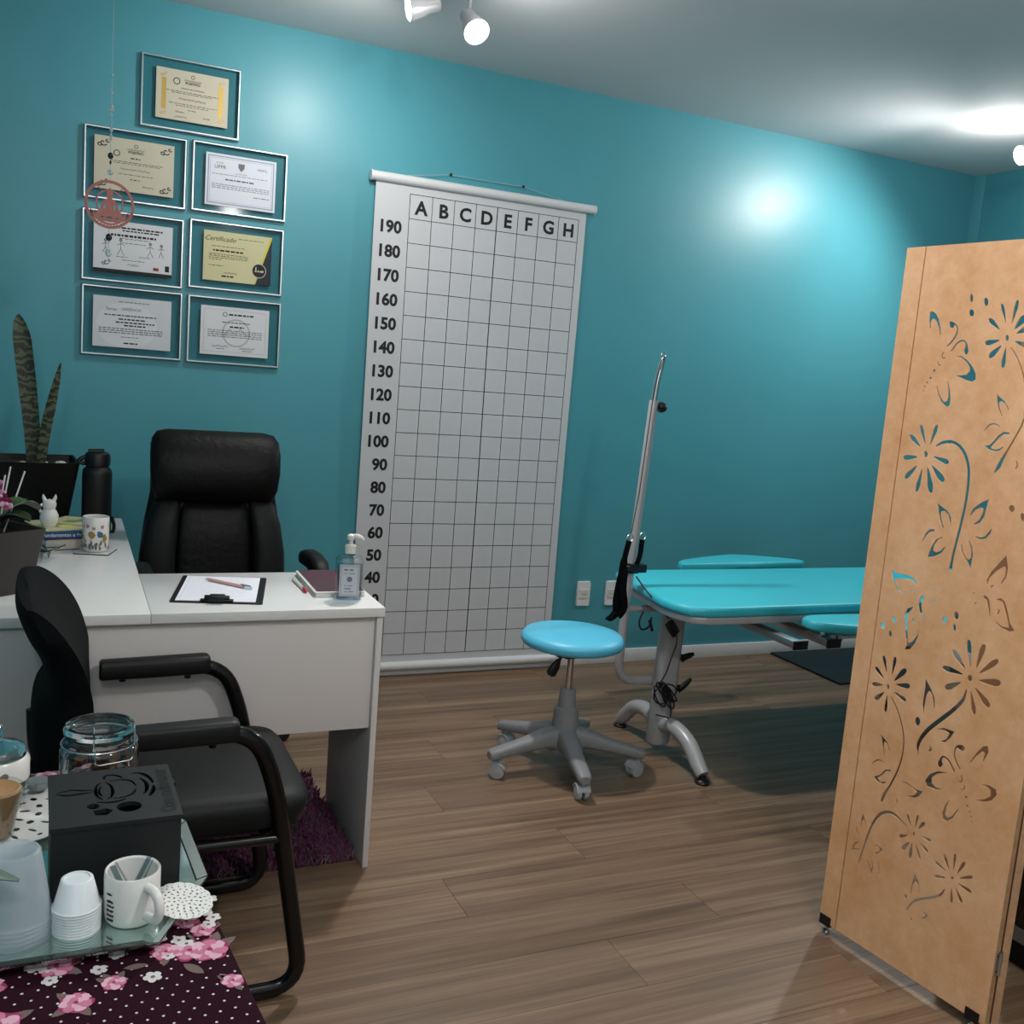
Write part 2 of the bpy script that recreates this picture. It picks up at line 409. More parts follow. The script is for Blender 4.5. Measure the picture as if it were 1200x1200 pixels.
spot('ceiling_spotlight', 'white ceiling spotlight behind the camera, out of view', (-1.66, -4.6, H), [((-1.62, -4.55, 2.5), (.3, .8, -.4), 1)])


# ------------------------------------------------------------------ certificates
def scribble(mb, M, x0, x1, y, h, rnd):
    """a line of small words too small to read"""
    x = x0
    while x < x1-.004:
        L_ = min(rnd.uniform(.006, .018), x1-x)
        mb.add([M @ V(p) for p in ((x, y-h/2, 0), (x+L_, y-h/2, 0), (x+L_, y+h/2, 0), (x, y+h/2, 0))], [(0, 1, 2, 3)]); x += L_+.0035
def sign(mb, M, x, y, s, rnd):
    m = max(12, int(s/.004)); pts = [M @ V((x+s*i/m+rnd.uniform(-.001, .001), y+min(.005, s*.12)*(1 if i % 2 else -1)*rnd.uniform(.2, 1), 0)) for i in range(m+1)]
    mb.strip(spline(pts, 3), M.to_3x3() @ V((0, 0, 1)), .0012)
def txt(mb, M, body, x, y, size, align='CENTER', off=0, shear=0, space=1):
    mb.mesh(text_mesh(body, size, align, off, shear, space), M @ Matrix.Translation((x, y, 0)))
def ringo(mb, M, x, y, r, w, n=28):
    vs = []
    for k in range(n):
        for q in (r-w/2, r+w/2): vs.append(M @ V((x+q*cos(2*pi*k/n), y+q*sin(2*pi*k/n), 0)))
    mb.add(vs, [(2*k, 2*k+1, (2*k+3) % (2*n), (2*k+2) % (2*n)) for k in range(n)])
def quad(mb, M, x0, y0, x1, y1): mb.add([M @ V(p) for p in ((x0, y0, 0), (x1, y0, 0), (x1, y1, 0), (x0, y1, 0))], [(0, 1, 2, 3)])
def flourish(mb, M, x, y, s):
    for a, b, k in ((0, 0, 1), (.5, .3, .6), (-.45, -.2, .7)):
        mb.strip([M @ V((x+s*(a+k*.5*cos(t)*t/6), y+s*(b+k*.5*sin(t)*t/6), 0)) for t in [i*.45 for i in range(14)]], M.to_3x3() @ V((0, 0, 1)), s*.13)
CW, CH = .362, .262
def certificate(cx, cz, label, paper, fill, pw=.272, ph=.185, px=0, pz=0):
    t = thing('framed_certificate', label, 'certificate', (cx, -.001, cz), 'framed certificates on the teal wall')
    x0, x1, z0, z1 = cx-CW/2, cx+CW/2, cz-CH/2, cz+CH/2; b = .008
    f = MB()
    def ringv(dx, y): return [V((x0+dx, y, z0+dx)), V((x1-dx, y, z0+dx)), V((x1-dx, y, z1-dx)), V((x0+dx, y, z1-dx))]
    f.rings([ringv(0, -.001), ringv(0, -.017), ringv(.003, -.021), ringv(b-.001, -.021), ringv(b, -.017), ringv(b, -.001)], closed=True)
    f.build('frame', M_silver, t, smooth=20)
    box('glass', (x0+b, -.014, z0+b), (x1-b, -.011, z1-b), M_frameglass, t)
    P = MB().box((cx+px-pw/2, -.0155, cz+pz-ph/2), (cx+px+pw/2, -.0148, cz+pz+ph/2)).build('paper', paper, t)
    M = frame((cx+px, -.0158, cz+pz), (1, 0, 0), (0, 0, 1))
    fill(t, M, pw, ph, random.Random(int((cx+5)*100+cz*1000)))
def pr(t, mb, m, name='print'): mb.build(name, m, t, smooth=0, stuff=name in ('print', 'heading', 'border', 'watermark', 'seal_print'))
def c1(t, M, w, h, R):                              # cream diploma with two gold borders
    for sx in (-1, 1):
        g = MB(); quad(g, M, sx*(w/2-.028)-.008, -h/2+.035, sx*(w/2-.028)+.008, h/2-.035)
        for sy in (-1, 1): flourish(g, M, sx*(w/2-.026), sy*(h/2-.022), .016)
        g.build('gold_border', M_gold, t, smooth=0, stuff=True)
    k = MB(); ringo(k, M, -.058, .05, .011, .003); ringo(k, M, 0, .072, .006, .002); 
    txt(k, M, 'UNIVERSIDADE', 0, .057, .009); txt(k, M, 'POSITIVO', 0, .047, .0125, off=.0004)
    txt(k, M, 'Diploma de Graduação', 0, .027, .009, shear=.3)
    scribble(k, M, -.095, .095, .014, .002, R); scribble(k, M, -.075, .075, .008, .002, R)
    sign(k, M, -.05, -.012, .1, R); scribble(k, M, -.085, .09, -.03, .002, R); scribble(k, M, -.06, .06, -.037, .002, R)
    sign(k, M, -.06, -.06, .03, R); scribble(k, M, -.015, .015, -.05, .002, R); sign(k, M, .04, -.07, .025, R); sign(k, M, -.065, -.078, .045, R); pr(t, k, M_ink)
def c2(t, M, w, h, R):                              # cream diploma with black corner flourishes
    k = MB()
    for sx in (-1, 1):
        for sy in (-1, 1): flourish(k, M, sx*(w/2-.03), sy*(h/2-.024), .028)
    ringo(k, M, -.063, .04, .01, .003); ringo(k, M, .004, .072, .006, .002)
    txt(k, M, 'UNIVERSIDADE', .004, .058, .009); txt(k, M, 'POSITIVO', .004, .048, .0125, off=.0004); scribble(k, M, -.015, .02, .027, .004, R)
    scribble(k, M, -.085, .1, .012, .002, R); scribble(k, M, -.075, .09, .006, .002, R); sign(k, M, -.05, -.014, .105, R)
    scribble(k, M, -.055, .065, -.033, .002, R); scribble(k, M, -.015, .02, -.05, .003, R); sign(k, M, .03, -.072, .04, R); pr(t, k, M_ink)
def c3(t, M, w, h, R):                              # white, double blue grey border
    k = MB()
    for d, q in ((.008, .0035), (.016, .001)):
        quad(k, M, -w/2+d, -h/2+d, w/2-d, -h/2+d+q); quad(k, M, -w/2+d, h/2-d-q, w/2-d, h/2-d)
        quad(k, M, -w/2+d, -h/2+d, -w/2+d+q, h/2-d); quad(k, M, w/2-d-q, -h/2+d, w/2-d, h/2-d)
    pr(t, k, mat('blue_grey_ink', '8A93A8', .7), 'border')
    k = MB(); txt(k, M, 'SETOR', -.082, .063, .009); txt(k, M, 'UFPR', -.08, .048, .018, off=.0003, space=1.1); txt(k, M, 'PRPPG', .08, .056, .013); pr(t, k, M_grayink, 'heading')
    k = MB(); k.add([M @ V(p) for p in ((-.012, .07, 0), (.012, .07, 0), (.012, .055, 0), (0, .04, 0), (-.012, .055, 0))], [(0, 1, 2, 3, 4)]); pr(t, k, M_grayink, 'crest')
    k = MB(); txt(k, M, 'CERTIFICADO', 0, .03, .007); scribble(k, M, -.11, .1, .022, .002, R); scribble(k, M, -.06, .055, .004, .006, R)
    for i in range(3): scribble(k, M, -.11, .11, -.016-.007*i, .0025, R)
    scribble(k, M, .05, .11, -.05, .003, R); pr(t, k, M_grayink)
def c4(t, M, w, h, R):                              # white, figures and black bar
    k = MB(); quad(k, M, -w/2, -h/2, w/2, -h/2+.012); scribble(k, M, -.06, .11, .072, .006, R); scribble(k, M, -.04, .09, .062, .005, R)
    scribble(k, M, -.08, .08, .044, .008, R); scribble(k, M, -.05, .06, .033, .002, R)
    for x, s in ((-.045, 1), (.06, .9), (-.098, .8), (.1, .8)):                # stick figures bending and stretching
        n = M.to_3x3() @ V((0, 0, 1)); ringo(k, M, x, .026*s, .004, .003, 12)
        for a, b in (((0, .022), (0, -.005)), ((0, .014), (-.014, .006)), ((0, .014), (.014, .008)), ((0, -.005), (-.012, -.03)), ((0, -.005), (.012, -.03))):
            k.strip([M @ V((x+a[0]*s, a[1]*s, 0)), M @ V((x+b[0]*s, b[1]*s, 0))], n, .0016)
    scribble(k, M, -.04, .05, .017, .002, R); scribble(k, M, -.06, -.02, -.035, .002, R); scribble(k, M, .02, .06, -.03, .002, R); scribble(k, M, -.04, .04, -.046, .002, R)
    sign(k, M, -.02, -.062, .04, R); flourish(k, M, -.095, -.058, .022); quad(k, M, .115, -.074, .13, -.052); pr(t, k, M_ink)
    k = MB(); quad(k, M, .072, -.074, .092, -.063); pr(t, k, M_redink, 'red_stamp')
def c5(t, M, w, h, R):                              # pale yellow certificate, black triangle and seal
    k = MB(); k.add([M @ V(p) for p in ((w/2, h/2-.006, 0), (w/2, -h/2, 0), (w/2-.06, -h/2, 0))], [(0, 1, 2)]); pr(t, k, M_navy, 'dark_corner')
    k = MB(); k.add([M @ V(p) for p in ((w/2-.008, h/2-.002, .0001), (w/2, h/2-.006, .0001), (w/2-.062, -h/2, .0001), (w/2-.066, -h/2, .0001))], [(0, 1, 2, 3)]); pr(t, k, M_yel, 'yellow_stripe')
    k = MB(); txt(k, M, 'Certificado', -.128, .066, .026, 'LEFT', 0, .35); scribble(k, M, .0, .1, .073, .002, R); scribble(k, M, -.1, .03, .038, .002, R)
    scribble(k, M, -.095, .02, .022, .006, R)
    for i in range(4): scribble(k, M, -.11, .04 if i < 3 else -.06, .008-.007*i, .0022, R)
    scribble(k, M, -.11, -.055, -.036, .002, R); sign(k, M, -.05, -.062, .05, R); scribble(k, M, -.06, -.01, -.075, .006, R); pr(t, k, M_ink)
    M2 = M @ Matrix.Translation((0, 0, .0004)); k = MB(); k.add([M2 @ V((.084+.028*cos(a*pi/14), -.04+.028*sin(a*pi/14), 0)) for a in range(28)], [list(range(28))]); pr(t, k, M_ink, 'seal')
    M3 = M @ Matrix.Translation((0, 0, .0008)); k = MB(); ringo(k, M3, .084, -.04, .027, .0025); scribble(k, M3, .068, .102, -.042, .007, R); quad(k, M3, .07, -.042, .074, -.026); pr(t, k, M_paperc, 'seal_print')
def c6(t, M, w, h, R):                              # silver paper with pale disc
    k = MB(); k.add([M @ V((-.02+.11*cos(a*pi/20), -.01+.085*sin(a*pi/20), 0)) for a in range(40)], [list(range(40))]); pr(t, k, M_paperw, 'pale_disc')
    M = M @ Matrix.Translation((0, 0, .0004)); k = MB(); scribble(k, M, -.05, .06, .077, .003, R); txt(k, M, 'Senac', -.075, .048, .018); txt(k, M, 'GERÊNCIA', -.005, .05, .015); pr(t, k, M_grayink, 'heading')
    k = MB(); scribble(k, M, -.1, .085, .026, .004, R); scribble(k, M, -.05, .045, .012, .005, R); scribble(k, M, -.06, .085, .0, .005, R); scribble(k, M, -.03, .05, -.011, .005, R)
    for i in range(3): scribble(k, M, -.12, .11, -.024-.008*i, .0028, R)
    scribble(k, M, -.04, .03, -.055, .002, R); scribble(k, M, -.03, .02, -.078, .005, R); pr(t, k, M_ink)
def c7(t, M, w, h, R):                              # white with round watermark and thin border
    k = MB(); ringo(k, M, .005, -.005, .052, .006, 40); k.strip([M @ V(p) for p in ((-.045, -.02, 0), (-.02, .01, 0), (0, -.01, 0), (.02, .012, 0), (.05, -.015, 0))], (0, -1, 0), .005); pr(t, k, M_paleink, 'watermark')
    k = MB(); d = .012; q = .0015
    quad(k, M, -w/2+d, -h/2+d, w/2-d, -h/2+d+q); quad(k, M, -w/2+d, h/2-d-q, w/2-d, h/2-d); quad(k, M, -w/2+d, -h/2+d, -w/2+d+q, h/2-d); quad(k, M, w/2-d-q, -h/2+d, w/2-d, h/2-d); pr(t, k, M_paleink, 'border')
    M = M @ Matrix.Translation((0, 0, .0004)); k = MB(); ringo(k, M, -.04, .066, .008, .002); scribble(k, M, -.025, .075, .066, .006, R); scribble(k, M, -.05, .06, .035, .003, R); scribble(k, M, -.02, .035, .018, .006, R)
    for i in range(4): scribble(k, M, -.105, .105, .002-.008*i, .0022, R)
    sign(k, M, -.085, -.06, .06, R); sign(k, M, .02, -.064, .06, R); scribble(k, M, -.07, -.04, -.07, .002, R); scribble(k, M, .03, .07, -.074, .002, R); pr(t, k, M_ink)
certificate(-.885, 2.329, 'topmost framed cream certificate with gold bands down both sides', M_paperc, c1, .262, .182, .004, 0)
certificate(-1.075, 2.043, 'framed cream certificate with black corner flourishes, behind the round pink ornament', M_paperc, c2, .28, .19, -.005, .003)
certificate(-.693, 2.047, 'framed white certificate with double blue-grey border and small shield', mat('cool_white_paper', 'D6DAE4', .7), c3, .268, .195, .003, -.003)
certificate(-1.077, 1.745, 'framed white certificate with small human figures and a black bottom bar', M_paperw, c4, .28, .19, 0, 0)
certificate(-.695, 1.755, 'framed pale yellow certificate with dark corner and round black seal', M_papery, c5, .262, .19, .004, 0)
certificate(-1.074, 1.468, 'framed silver-grey certificate with a large pale disc, bottom left of the seven', M_papers, c6, .28, .19, 0, -.002)
certificate(-.693, 1.467, 'framed white certificate with round grey watermark, bottom right of the seven', M_paperw, c7, .265, .19, .002, 0)

# ------------------------------------------------------------------ posture chart
t = thing('posture_chart', 'tall white hanging posture chart with black grid, letters and height numbers', 'chart', (.342, -.02, .04))
def wv(x, z):
    e = 1 if z < 2.1 else 0
    return -.024-.005*sin(x*5.2+z*.9)*sin((z-.05)*1.5)-.003*sin(x*9-z*3.1)*(sin((z-.05)*1.5))
xs = [-.15+i*(.986/24) for i in range(25)]; zs = [.05+i*(2.1/40) for i in range(41)]
mb = MB(); n = len(xs)
vs = [(x, wv(x, z), z) for z in zs for x in xs]; vs += [(x, wv(x, z)+.001, z) for z in zs for x in xs]; k = len(xs)*len(zs)
fs = [(j*n+i, j*n+i+1, (j+1)*n+i+1, (j+1)*n+i) for j in range(len(zs)-1) for i in range(n-1)]
fs += [(c+k, b+k, a+k, d+k)[::1] for a, b, c, d in fs]
mb.add(vs, fs).build('sheet', M_chart, t)
def pline(mb, a, b, wd):
    m = 24; pts = []
    for i in range(m+1):
        x = a[0]+(b[0]-a[0])*i/m; z = a[1]+(b[1]-a[1])*i/m; pts.append((x, wv(x, z)-.0006, z))
    mb.strip(pts, (0, -1, 0), wd)
g = MB(); Z0 = .0994; ZT = Z0+2.0
for i in range(9): pline(g, (i*.1, Z0), (i*.1, ZT), .0042 if i == 4 else .0026)
for j in range(21): pline(g, (0, Z0+j*.1), (.8, Z0+j*.1), .0026)
g.build('grid_lines', M_grid, t, smooth=0)
g = MB()
def ctext(body, x, z, size, align):
    me = text_mesh(body, size, align, .0026)
    vs = []
    for v in me.vertices: X, Zz = x+v.co.x, z+v.co.y; vs.append((X, wv(X, Zz)-.0007, Zz))
    MB().add(vs, [list(p.vertices) for p in me.polygons]).build('number' if body.isdigit() else 'letter', M_ink, t, smooth=0)
for i, c in enumerate('ABCDEFGH'): ctext(c, .052+i*.1, Z0+1.945, .078, 'CENTER')
for j in range(19): ctext(str(10+10*j), -.03, Z0+.055+j*.1, .068, 'RIGHT')
for z in (2.152, .048):
    tb = MB(); tb.cyl((-.172, -.028, z), (.872, -.028, z), .02, n=20); tb.build('roller_tube', mat('white_tube', 'D3D4D6', .35), t)
    for x in (-.172, .872):
        MB().lathe([(.001, -.004), (.021, -.004), (.0225, 0), (.021, .004), (.001, .004)], (x, -.028, z), 20, (1, 0, 0)).build('end_cap', M_white, t)
c = MB(); c.tube([(-.02, -.026, 2.172), (.177, -.012, 2.205), (.519, -.012, 2.205), (.72, -.026, 2.172)], .0012, 6); c.build('hanging_cord', M_thread, t)
for i, x in enumerate((.177, .519)):
    o = MB().lathe([(.001, 0), (.003, 0), (.003, .012), (.006, .013), (.006, .016), (.001, .017)], (x, 0, 2.206), 10, (0, -1, 0)).build('nail', M_black, origin=(x, 0, 2.206))
    tag(o, ('left' if i == 0 else 'right')+' small dark nail in teal wall holding the chart cord', 'nail', 'nails above the posture chart')

# ------------------------------------------------------------------ outlets
for x, lb in ((1.009, 'white wall socket plate nearer the posture chart'), (1.168, 'white wall socket plate partly hidden behind the black strap')):
    t = thing('wall_socket', lb, 'socket', (x, 0, .357), 'wall sockets low on the teal wall')
    MB().prism(rrect(x-.036, .357-.062, x+.036, .357+.062, .008), 0, .009, frame((0, 0, 0), (1, 0, 0), (0, 0, 1)), s1=.96).build('plate', M_white, t)
    MB().prism(rrect(x-.024, .357-.022, x+.024, .357+.022, .004), .009, .0125, frame((0, 0, 0), (1, 0, 0), (0, 0, 1)), s1=.95).build('socket_insert', mat('ivory_plastic', 'CFCDCB', .4), t)
    h = MB()
    for dx, dz in ((-.009, 0), (.009, 0), (0, -.004)): h.lathe([(.0005, 0), (.0025, 0), (.0025, .0006), (.0005, .0006)], (x+dx, -.0124, .357+dz), 10, (0, -1, 0))
    h.build('pin_holes', M_black, t, stuff=True)

# ------------------------------------------------------------------ folding screen with cut-outs
HOLES=("1795,16421 1796,16364 1779,16330 1750,16330 1722,16366 1704,16423 1704,16479 1721,16514 1750,16513 1778,16478",
"2183,16330 2181,16275 2156,16241 2118,16241 2082,16276 2062,16332 2064,16388 2089,16422 2127,16421 2163,16386",
"1873,16091 1868,16044 1838,16015 1796,16015 1757,16045 1737,16093 1742,16140 1772,16169 1814,16169 1853,16139",
"2791,15544 2790,15503 2772,15478 2746,15478 2721,15503 2706,15543 2708,15583 2725,15609 2752,15609 2777,15584",
"1086,14769 1082,14750 1066,14738 1043,14737 1023,14748 1013,14766 1017,14785 1034,14797 1056,14798 1076,14788",
"1010,14591 1007,14574 992,14562 971,14562 952,14571 943,14588 947,14605 962,14617 983,14618 1001,14608",
"929,14481 926,14467 914,14457 897,14456 882,14464 874,14478 877,14492 890,14502 907,14503 922,14495",
"872,14392 869,14380 858,14371 843,14370 830,14378 823,14390 826,14403 837,14411 852,14412 866,14405",
"852,14284 850,14275 842,14268 830,14268 820,14273 815,14282 817,14292 825,14298 837,14299 847,14293",
"2669,15876 2660,15929 2643,16002 2620,16087 2599,16168 2573,16220 2553,16256 2533,16276 2518,16284 2495,16280 2487,16267 2484,16243 2492,16206 2507,16151 2547,16073 2588,15992 2625,15922 2654,15873",
"2814,15848 2833,15909 2855,15995 2878,16096 2901,16192 2903,16259 2902,16306 2893,16336 2882,16353 2857,16359 2843,16349 2827,16325 2815,16281 2801,16217 2798,16116 2795,16010 2795,15918 2798,15852",
"2552,15727 2524,15766 2481,15818 2428,15875 2378,15930 2335,15957 2303,15973 2277,15977 2260,15973 2240,15953 2238,15937 2245,15914 2267,15887 2301,15850 2367,15811 2435,15770 2496,15737 2542,15717",
"2891,15719 2935,15744 2991,15785 3049,15836 3105,15884 3125,15928 3137,15960 3132,15988 3121,16007 3088,16031 3066,16035 3037,16031 3009,16011 2972,15978 2942,15911 2910,15841 2888,15777 2877,15728",
"2961,15637 3009,15640 3072,15651 3142,15669 3208,15686 3241,15712 3263,15733 3268,15756 3266,15775 3246,15805 3228,15816 3202,15824 3170,15818 3126,15807 3076,15767 3023,15724 2980,15683 2952,15650",
"2580,15499 2532,15503 2467,15503 2392,15498 2320,15494 2278,15477 2250,15462 2238,15443 2235,15427 2247,15398 2262,15385 2287,15375 2321,15375 2368,15378 2430,15406 2496,15434 2549,15461 2586,15485",
"2636,15379 2591,15357 2534,15321 2470,15275 2409,15231 2382,15191 2366,15161 2365,15136 2372,15117 2399,15096 2420,15092 2447,15095 2477,15114 2517,15144 2556,15205 2598,15268 2630,15325 2649,15369",
"2742,15335 2727,15281 2712,15205 2698,15115 2684,15030 2690,14970 2697,14929 2711,14904 2726,14890 2755,14887 2770,14897 2786,14919 2794,14958 2803,15015 2793,15104 2783,15196 2771,15276 2758,15333",
"2938,15465 2977,15438 3032,15406 3098,15374 3160,15342 3204,15336 3236,15334 3257,15343 3269,15354 3275,15383 3270,15400 3255,15419 3227,15436 3186,15456 3119,15465 3048,15475 2986,15480 2941,15479",
"766,15746 714,15957 714,16116 771,16147 887,16088 983,15956 1057,15773 1101,15590 1065,15590 997,15773 914,15917 844,15970 796,15944 784,15865 811,15733",
"749,15210 598,15279 438,15297 357,15247 376,15126 474,14967 619,14850 830,14797 825,14831 675,14893 555,14996 500,15102 526,15178 638,15226",
"1562,15117 1707,15121 1864,15036 2014,14900 2124,14739 2144,14612 2055,14552 1907,14580 1755,14633 1608,14678 1747,14684 1888,14703 1955,14783 1931,14884 1842,14996 1713,15083",
"1165,14421 1222,14252 1326,14073 1447,13976 1527,13942 1584,14011 1578,14142 1530,14348 1449,14527 1425,14526 1478,14346 1502,14190 1483,14084 1420,14053 1329,14153 1242,14280 1189,14422",
"1277,15800 1288,15787 1302,15774 1318,15761 1333,15758 1355,15755 1389,15755 1410,15781 1410,15804 1412,15822 1432,15812 1456,15793 1474,15769 1481,15736 1482,15696 1475,15652 1463,15605 1443,15554 1415,15503 1373,15443 1322,15380 1286,15335 1311,15318 1353,15358 1411,15417 1462,15476 1492,15532 1514,15587 1528,15639 1531,15689 1526,15737 1512,15779 1488,15814 1456,15841 1424,15860 1385,15882 1348,15891 1332,15907 1329,15905 1315,15903 1298,15901 1284,15888 1274,15875 1267,15862",
"1838,15161 1850,15180 1861,15208 1872,15236 1860,15263 1849,15291 1836,15319 1829,15347 1821,15380 1803,15412 1776,15445 1740,15474 1695,15490 1647,15485 1599,15467 1557,15441 1521,15409 1492,15371 1465,15334 1441,15294 1420,15253 1406,15224 1433,15210 1452,15236 1478,15273 1506,15310 1531,15348 1557,15384 1586,15413 1622,15435 1662,15451 1694,15455 1719,15444 1744,15421 1762,15397 1765,15376 1760,15351 1756,15323 1749,15295 1741,15268 1734,15241 1750,15212 1766,15183 1781,15163",
"1225,15218 1210,15194 1192,15158 1182,15122 1193,15089 1215,15062 1242,15044 1270,15046 1291,15058 1304,15067 1289,15085 1275,15077 1258,15069 1250,15068 1239,15079 1224,15099 1218,15119 1222,15147 1237,15182 1247,15208",
"1113,15002 1108,14980 1103,14947 1111,14913 1144,14895 1180,14890 1204,14887 1206,14908 1183,14914 1154,14921 1141,14929 1136,14946 1137,14975 1137,14998",
"2706,14326 2717,14189 2771,14017 2899,13839 2908,13865 2816,14020 2785,14131 2833,14171 2935,14116 3023,13985 3036,13986 3011,14059 2912,14177 2779,14255",
"2863,15337 2944,15243 3050,15101 3152,14916 3243,14708 3304,14506 3345,14296 3379,14065 3388,13845 3351,13674 3288,13510 3209,13319 3129,13140 3064,13011 3011,12908 2976,12823 2947,12755 2921,12669 2901,12600 2927,12586 2979,12641 3039,12717 3062,12795 3086,12881 3123,12987 3173,13122 3253,13301 3332,13493 3396,13659 3434,13839 3426,14066 3391,14300 3347,14512 3284,14718 3187,14928 3079,15116 2966,15257 2877,15348",
"2537,13474 2562,13512 2597,13563 2634,13604 2671,13628 2711,13643 2751,13649 2799,13640 2852,13619 2890,13604 2899,13622 2862,13640 2807,13665 2751,13679 2701,13672 2653,13654 2610,13626 2572,13579 2540,13524 2518,13485",
"3130,13509 2991,13509 2873,13410 2785,13276 2704,13184 2583,13166 2692,13088 2846,13062 2964,13092 3044,13176 3021,13186 2945,13123 2841,13099 2741,13127 2818,13241 2918,13377 3012,13461 3131,13467",
"3353,12936 3421,12882 3440,12809 3402,12725 3378,12740 3398,12817 3378,12876",
"1184,12814 1180,12769 1157,12739 1123,12735 1091,12759 1074,12802 1077,12847 1101,12877 1135,12880 1166,12856",
"1088,13027 1075,13087 1051,13171 1021,13268 993,13361 961,13419 937,13458 913,13479 895,13487 869,13480 861,13464 858,13435 869,13392 889,13330 938,13243 989,13152 1035,13075 1071,13021",
"1212,13021 1240,13081 1273,13165 1309,13263 1344,13357 1352,13422 1356,13468 1349,13497 1338,13513 1310,13519 1292,13509 1272,13486 1254,13444 1231,13381 1219,13283 1205,13179 1197,13090 1194,13025",
"972,12956 942,12999 895,13056 836,13119 780,13181 731,13210 695,13229 665,13233 644,13230 620,13208 617,13190 624,13165 648,13135 686,13095 761,13051 839,13004 908,12967 960,12944",
"912,12729 860,12735 788,12738 704,12737 624,12736 574,12720 540,12706 522,12687 515,12670 522,12639 536,12625 561,12613 599,12612 653,12613 727,12638 805,12664 871,12691 916,12713",
"927,12515 878,12481 815,12429 744,12366 676,12305 645,12256 625,12220 623,12192 630,12175 658,12157 680,12158 710,12168 743,12195 788,12235 834,12310 882,12387 919,12455 942,12506",
"1077,12448 1052,12380 1024,12283 995,12169 967,12060 965,11986 966,11935 978,11903 992,11887 1025,11884 1043,11898 1063,11927 1078,11977 1097,12049 1099,12160 1102,12276 1100,12375 1095,12447",
"1212,12516 1215,12436 1228,12327 1250,12200 1270,12079 1304,12004 1331,11953 1362,11926 1387,11916 1428,11927 1444,11948 1454,11985 1448,12041 1434,12121 1381,12233 1327,12351 1274,12451 1230,12521",
"1315,12560 1346,12504 1397,12431 1462,12350 1523,12274 1580,12238 1621,12215 1657,12211 1683,12217 1715,12245 1720,12268 1716,12300 1691,12336 1650,12387 1564,12441 1474,12498 1392,12543 1328,12571",
"1339,12762 1389,12736 1460,12705 1544,12675 1623,12645 1680,12641 1720,12641 1746,12652 1761,12665 1769,12695 1762,12713 1743,12733 1708,12749 1655,12768 1570,12773 1479,12779 1401,12781 1343,12777",
"1376,13003 1446,13046 1540,13091 1644,13120 1752,13128 1851,13105 1944,13056 2029,12984 2105,12891 2170,12778 2219,12655 2248,12541 2265,12415 2281,12258 2289,12088 2290,11916 2283,11736 2270,11544 2251,11336 2225,11087 2199,10849 2179,10685 2163,10540 2147,10357 2134,10213 2232,10218 2230,10361 2233,10541 2247,10683 2267,10846 2296,11084 2323,11333 2344,11541 2360,11734 2368,11916 2370,12090 2363,12263 2350,12422 2334,12554 2305,12677 2252,12809 2182,12933 2097,13037 1997,13121 1881,13177 1756,13202 1625,13190 1504,13153 1411,13085 1353,13025",
"3506,11884 3500,11836 3470,11802 3427,11795 3388,11818 3367,11862 3373,11910 3404,11944 3447,11951 3486,11928",
"3758,11738 3757,11682 3737,11644 3706,11639 3676,11668 3657,11721 3659,11777 3678,11814 3710,11819 3740,11790",
"1613,11729 1668,11511 1738,11325 1837,11170 1893,11162 1811,11292 1755,11434 1745,11538 1819,11565 1933,11479 2012,11297 2042,11317 2015,11447 1901,11578 1755,11646",
"2880,11996 2696,11881 2531,11724 2476,11568 2508,11565 2597,11705 2712,11782 2777,11763 2767,11631 2711,11490 2601,11384 2634,11375 2750,11439 2835,11598 2853,11775",
"1638,11095 1504,11072 1402,10946 1349,10726 1384,10773 1443,10907 1530,11015 1651,11058",
"1864,10960 1709,10864 1618,10679 1539,10408 1736,10473 1907,10583 1985,10726 1960,10739 1867,10621 1756,10568 1682,10599 1694,10739 1775,10877 1868,10933",
"2674,11124 2817,11115 2919,11163 3007,11295 3050,11375 3044,11258 2956,11126 2824,11072 2728,11084",
"2549,11006 2649,10878 2696,10681 2688,10531 2676,10366 2579,10509 2462,10634 2390,10738 2359,10875 2392,10873 2437,10733 2512,10629 2603,10558 2643,10611 2632,10786 2547,10976",
"607,9909 837,9863 1126,9879 1316,9811 1426,9679 1391,9677 1269,9769 1069,9781 856,9740 751,9701 809,9570 938,9456 1090,9419 1002,9398 844,9466 728,9616 660,9761",
"1219,9522 1283,9568 1347,9504 1350,9442 1310,9511",
"1716,9730 1816,9753 1847,9668 1787,9716",
"1796,9486 1890,9502 1915,9453 1891,9386 1863,9456",
"1561,9492 1546,9469 1522,9432 1501,9386 1490,9336 1485,9281 1487,9225 1504,9172 1527,9122 1550,9077 1574,9034 1600,8994 1626,8956 1655,8916 1684,8879 1705,8854 1723,8866 1708,8894 1685,8935 1663,8977 1646,9018 1629,9062 1614,9107 1598,9154 1583,9201 1576,9246 1574,9290 1578,9334 1587,9372 1601,9401 1622,9429 1639,9449",
"1421,8925 1368,8801 1497,8781 1482,8808 1428,8832",
"651,8507 646,8456 618,8417 577,8407 539,8427 519,8472 524,8523 553,8561 593,8572 631,8551",
"951,8740 948,8687 925,8648 889,8639 856,8663 837,8711 840,8765 863,8803 899,8812 932,8788",
"873,8365 871,8316 853,8280 824,8272 796,8295 779,8340 781,8390 799,8425 828,8433 856,8410",
"2286,9080 2281,9034 2254,8999 2217,8989 2181,9008 2163,9048 2168,9094 2194,9129 2232,9139 2267,9120",
"2566,9255 2563,9197 2537,9156 2498,9145 2460,9171 2440,9223 2443,9281 2470,9322 2509,9332 2546,9307",
"2540,8961 2541,8908 2525,8871 2500,8864 2474,8890 2458,8939 2458,8993 2473,9030 2499,9037 2525,9010",
"3481,10838 3366,10671 3180,10401 3102,10209 3117,10110 3145,10131 3170,10267 3309,10457 3469,10592 3509,10529 3506,10356 3440,10206 3470,10204 3552,10352 3563,10569",
"2839,9780 2843,9855 2917,9887 2869,9832",
"2901,9626 2957,9675 2933,9625 2952,9570",
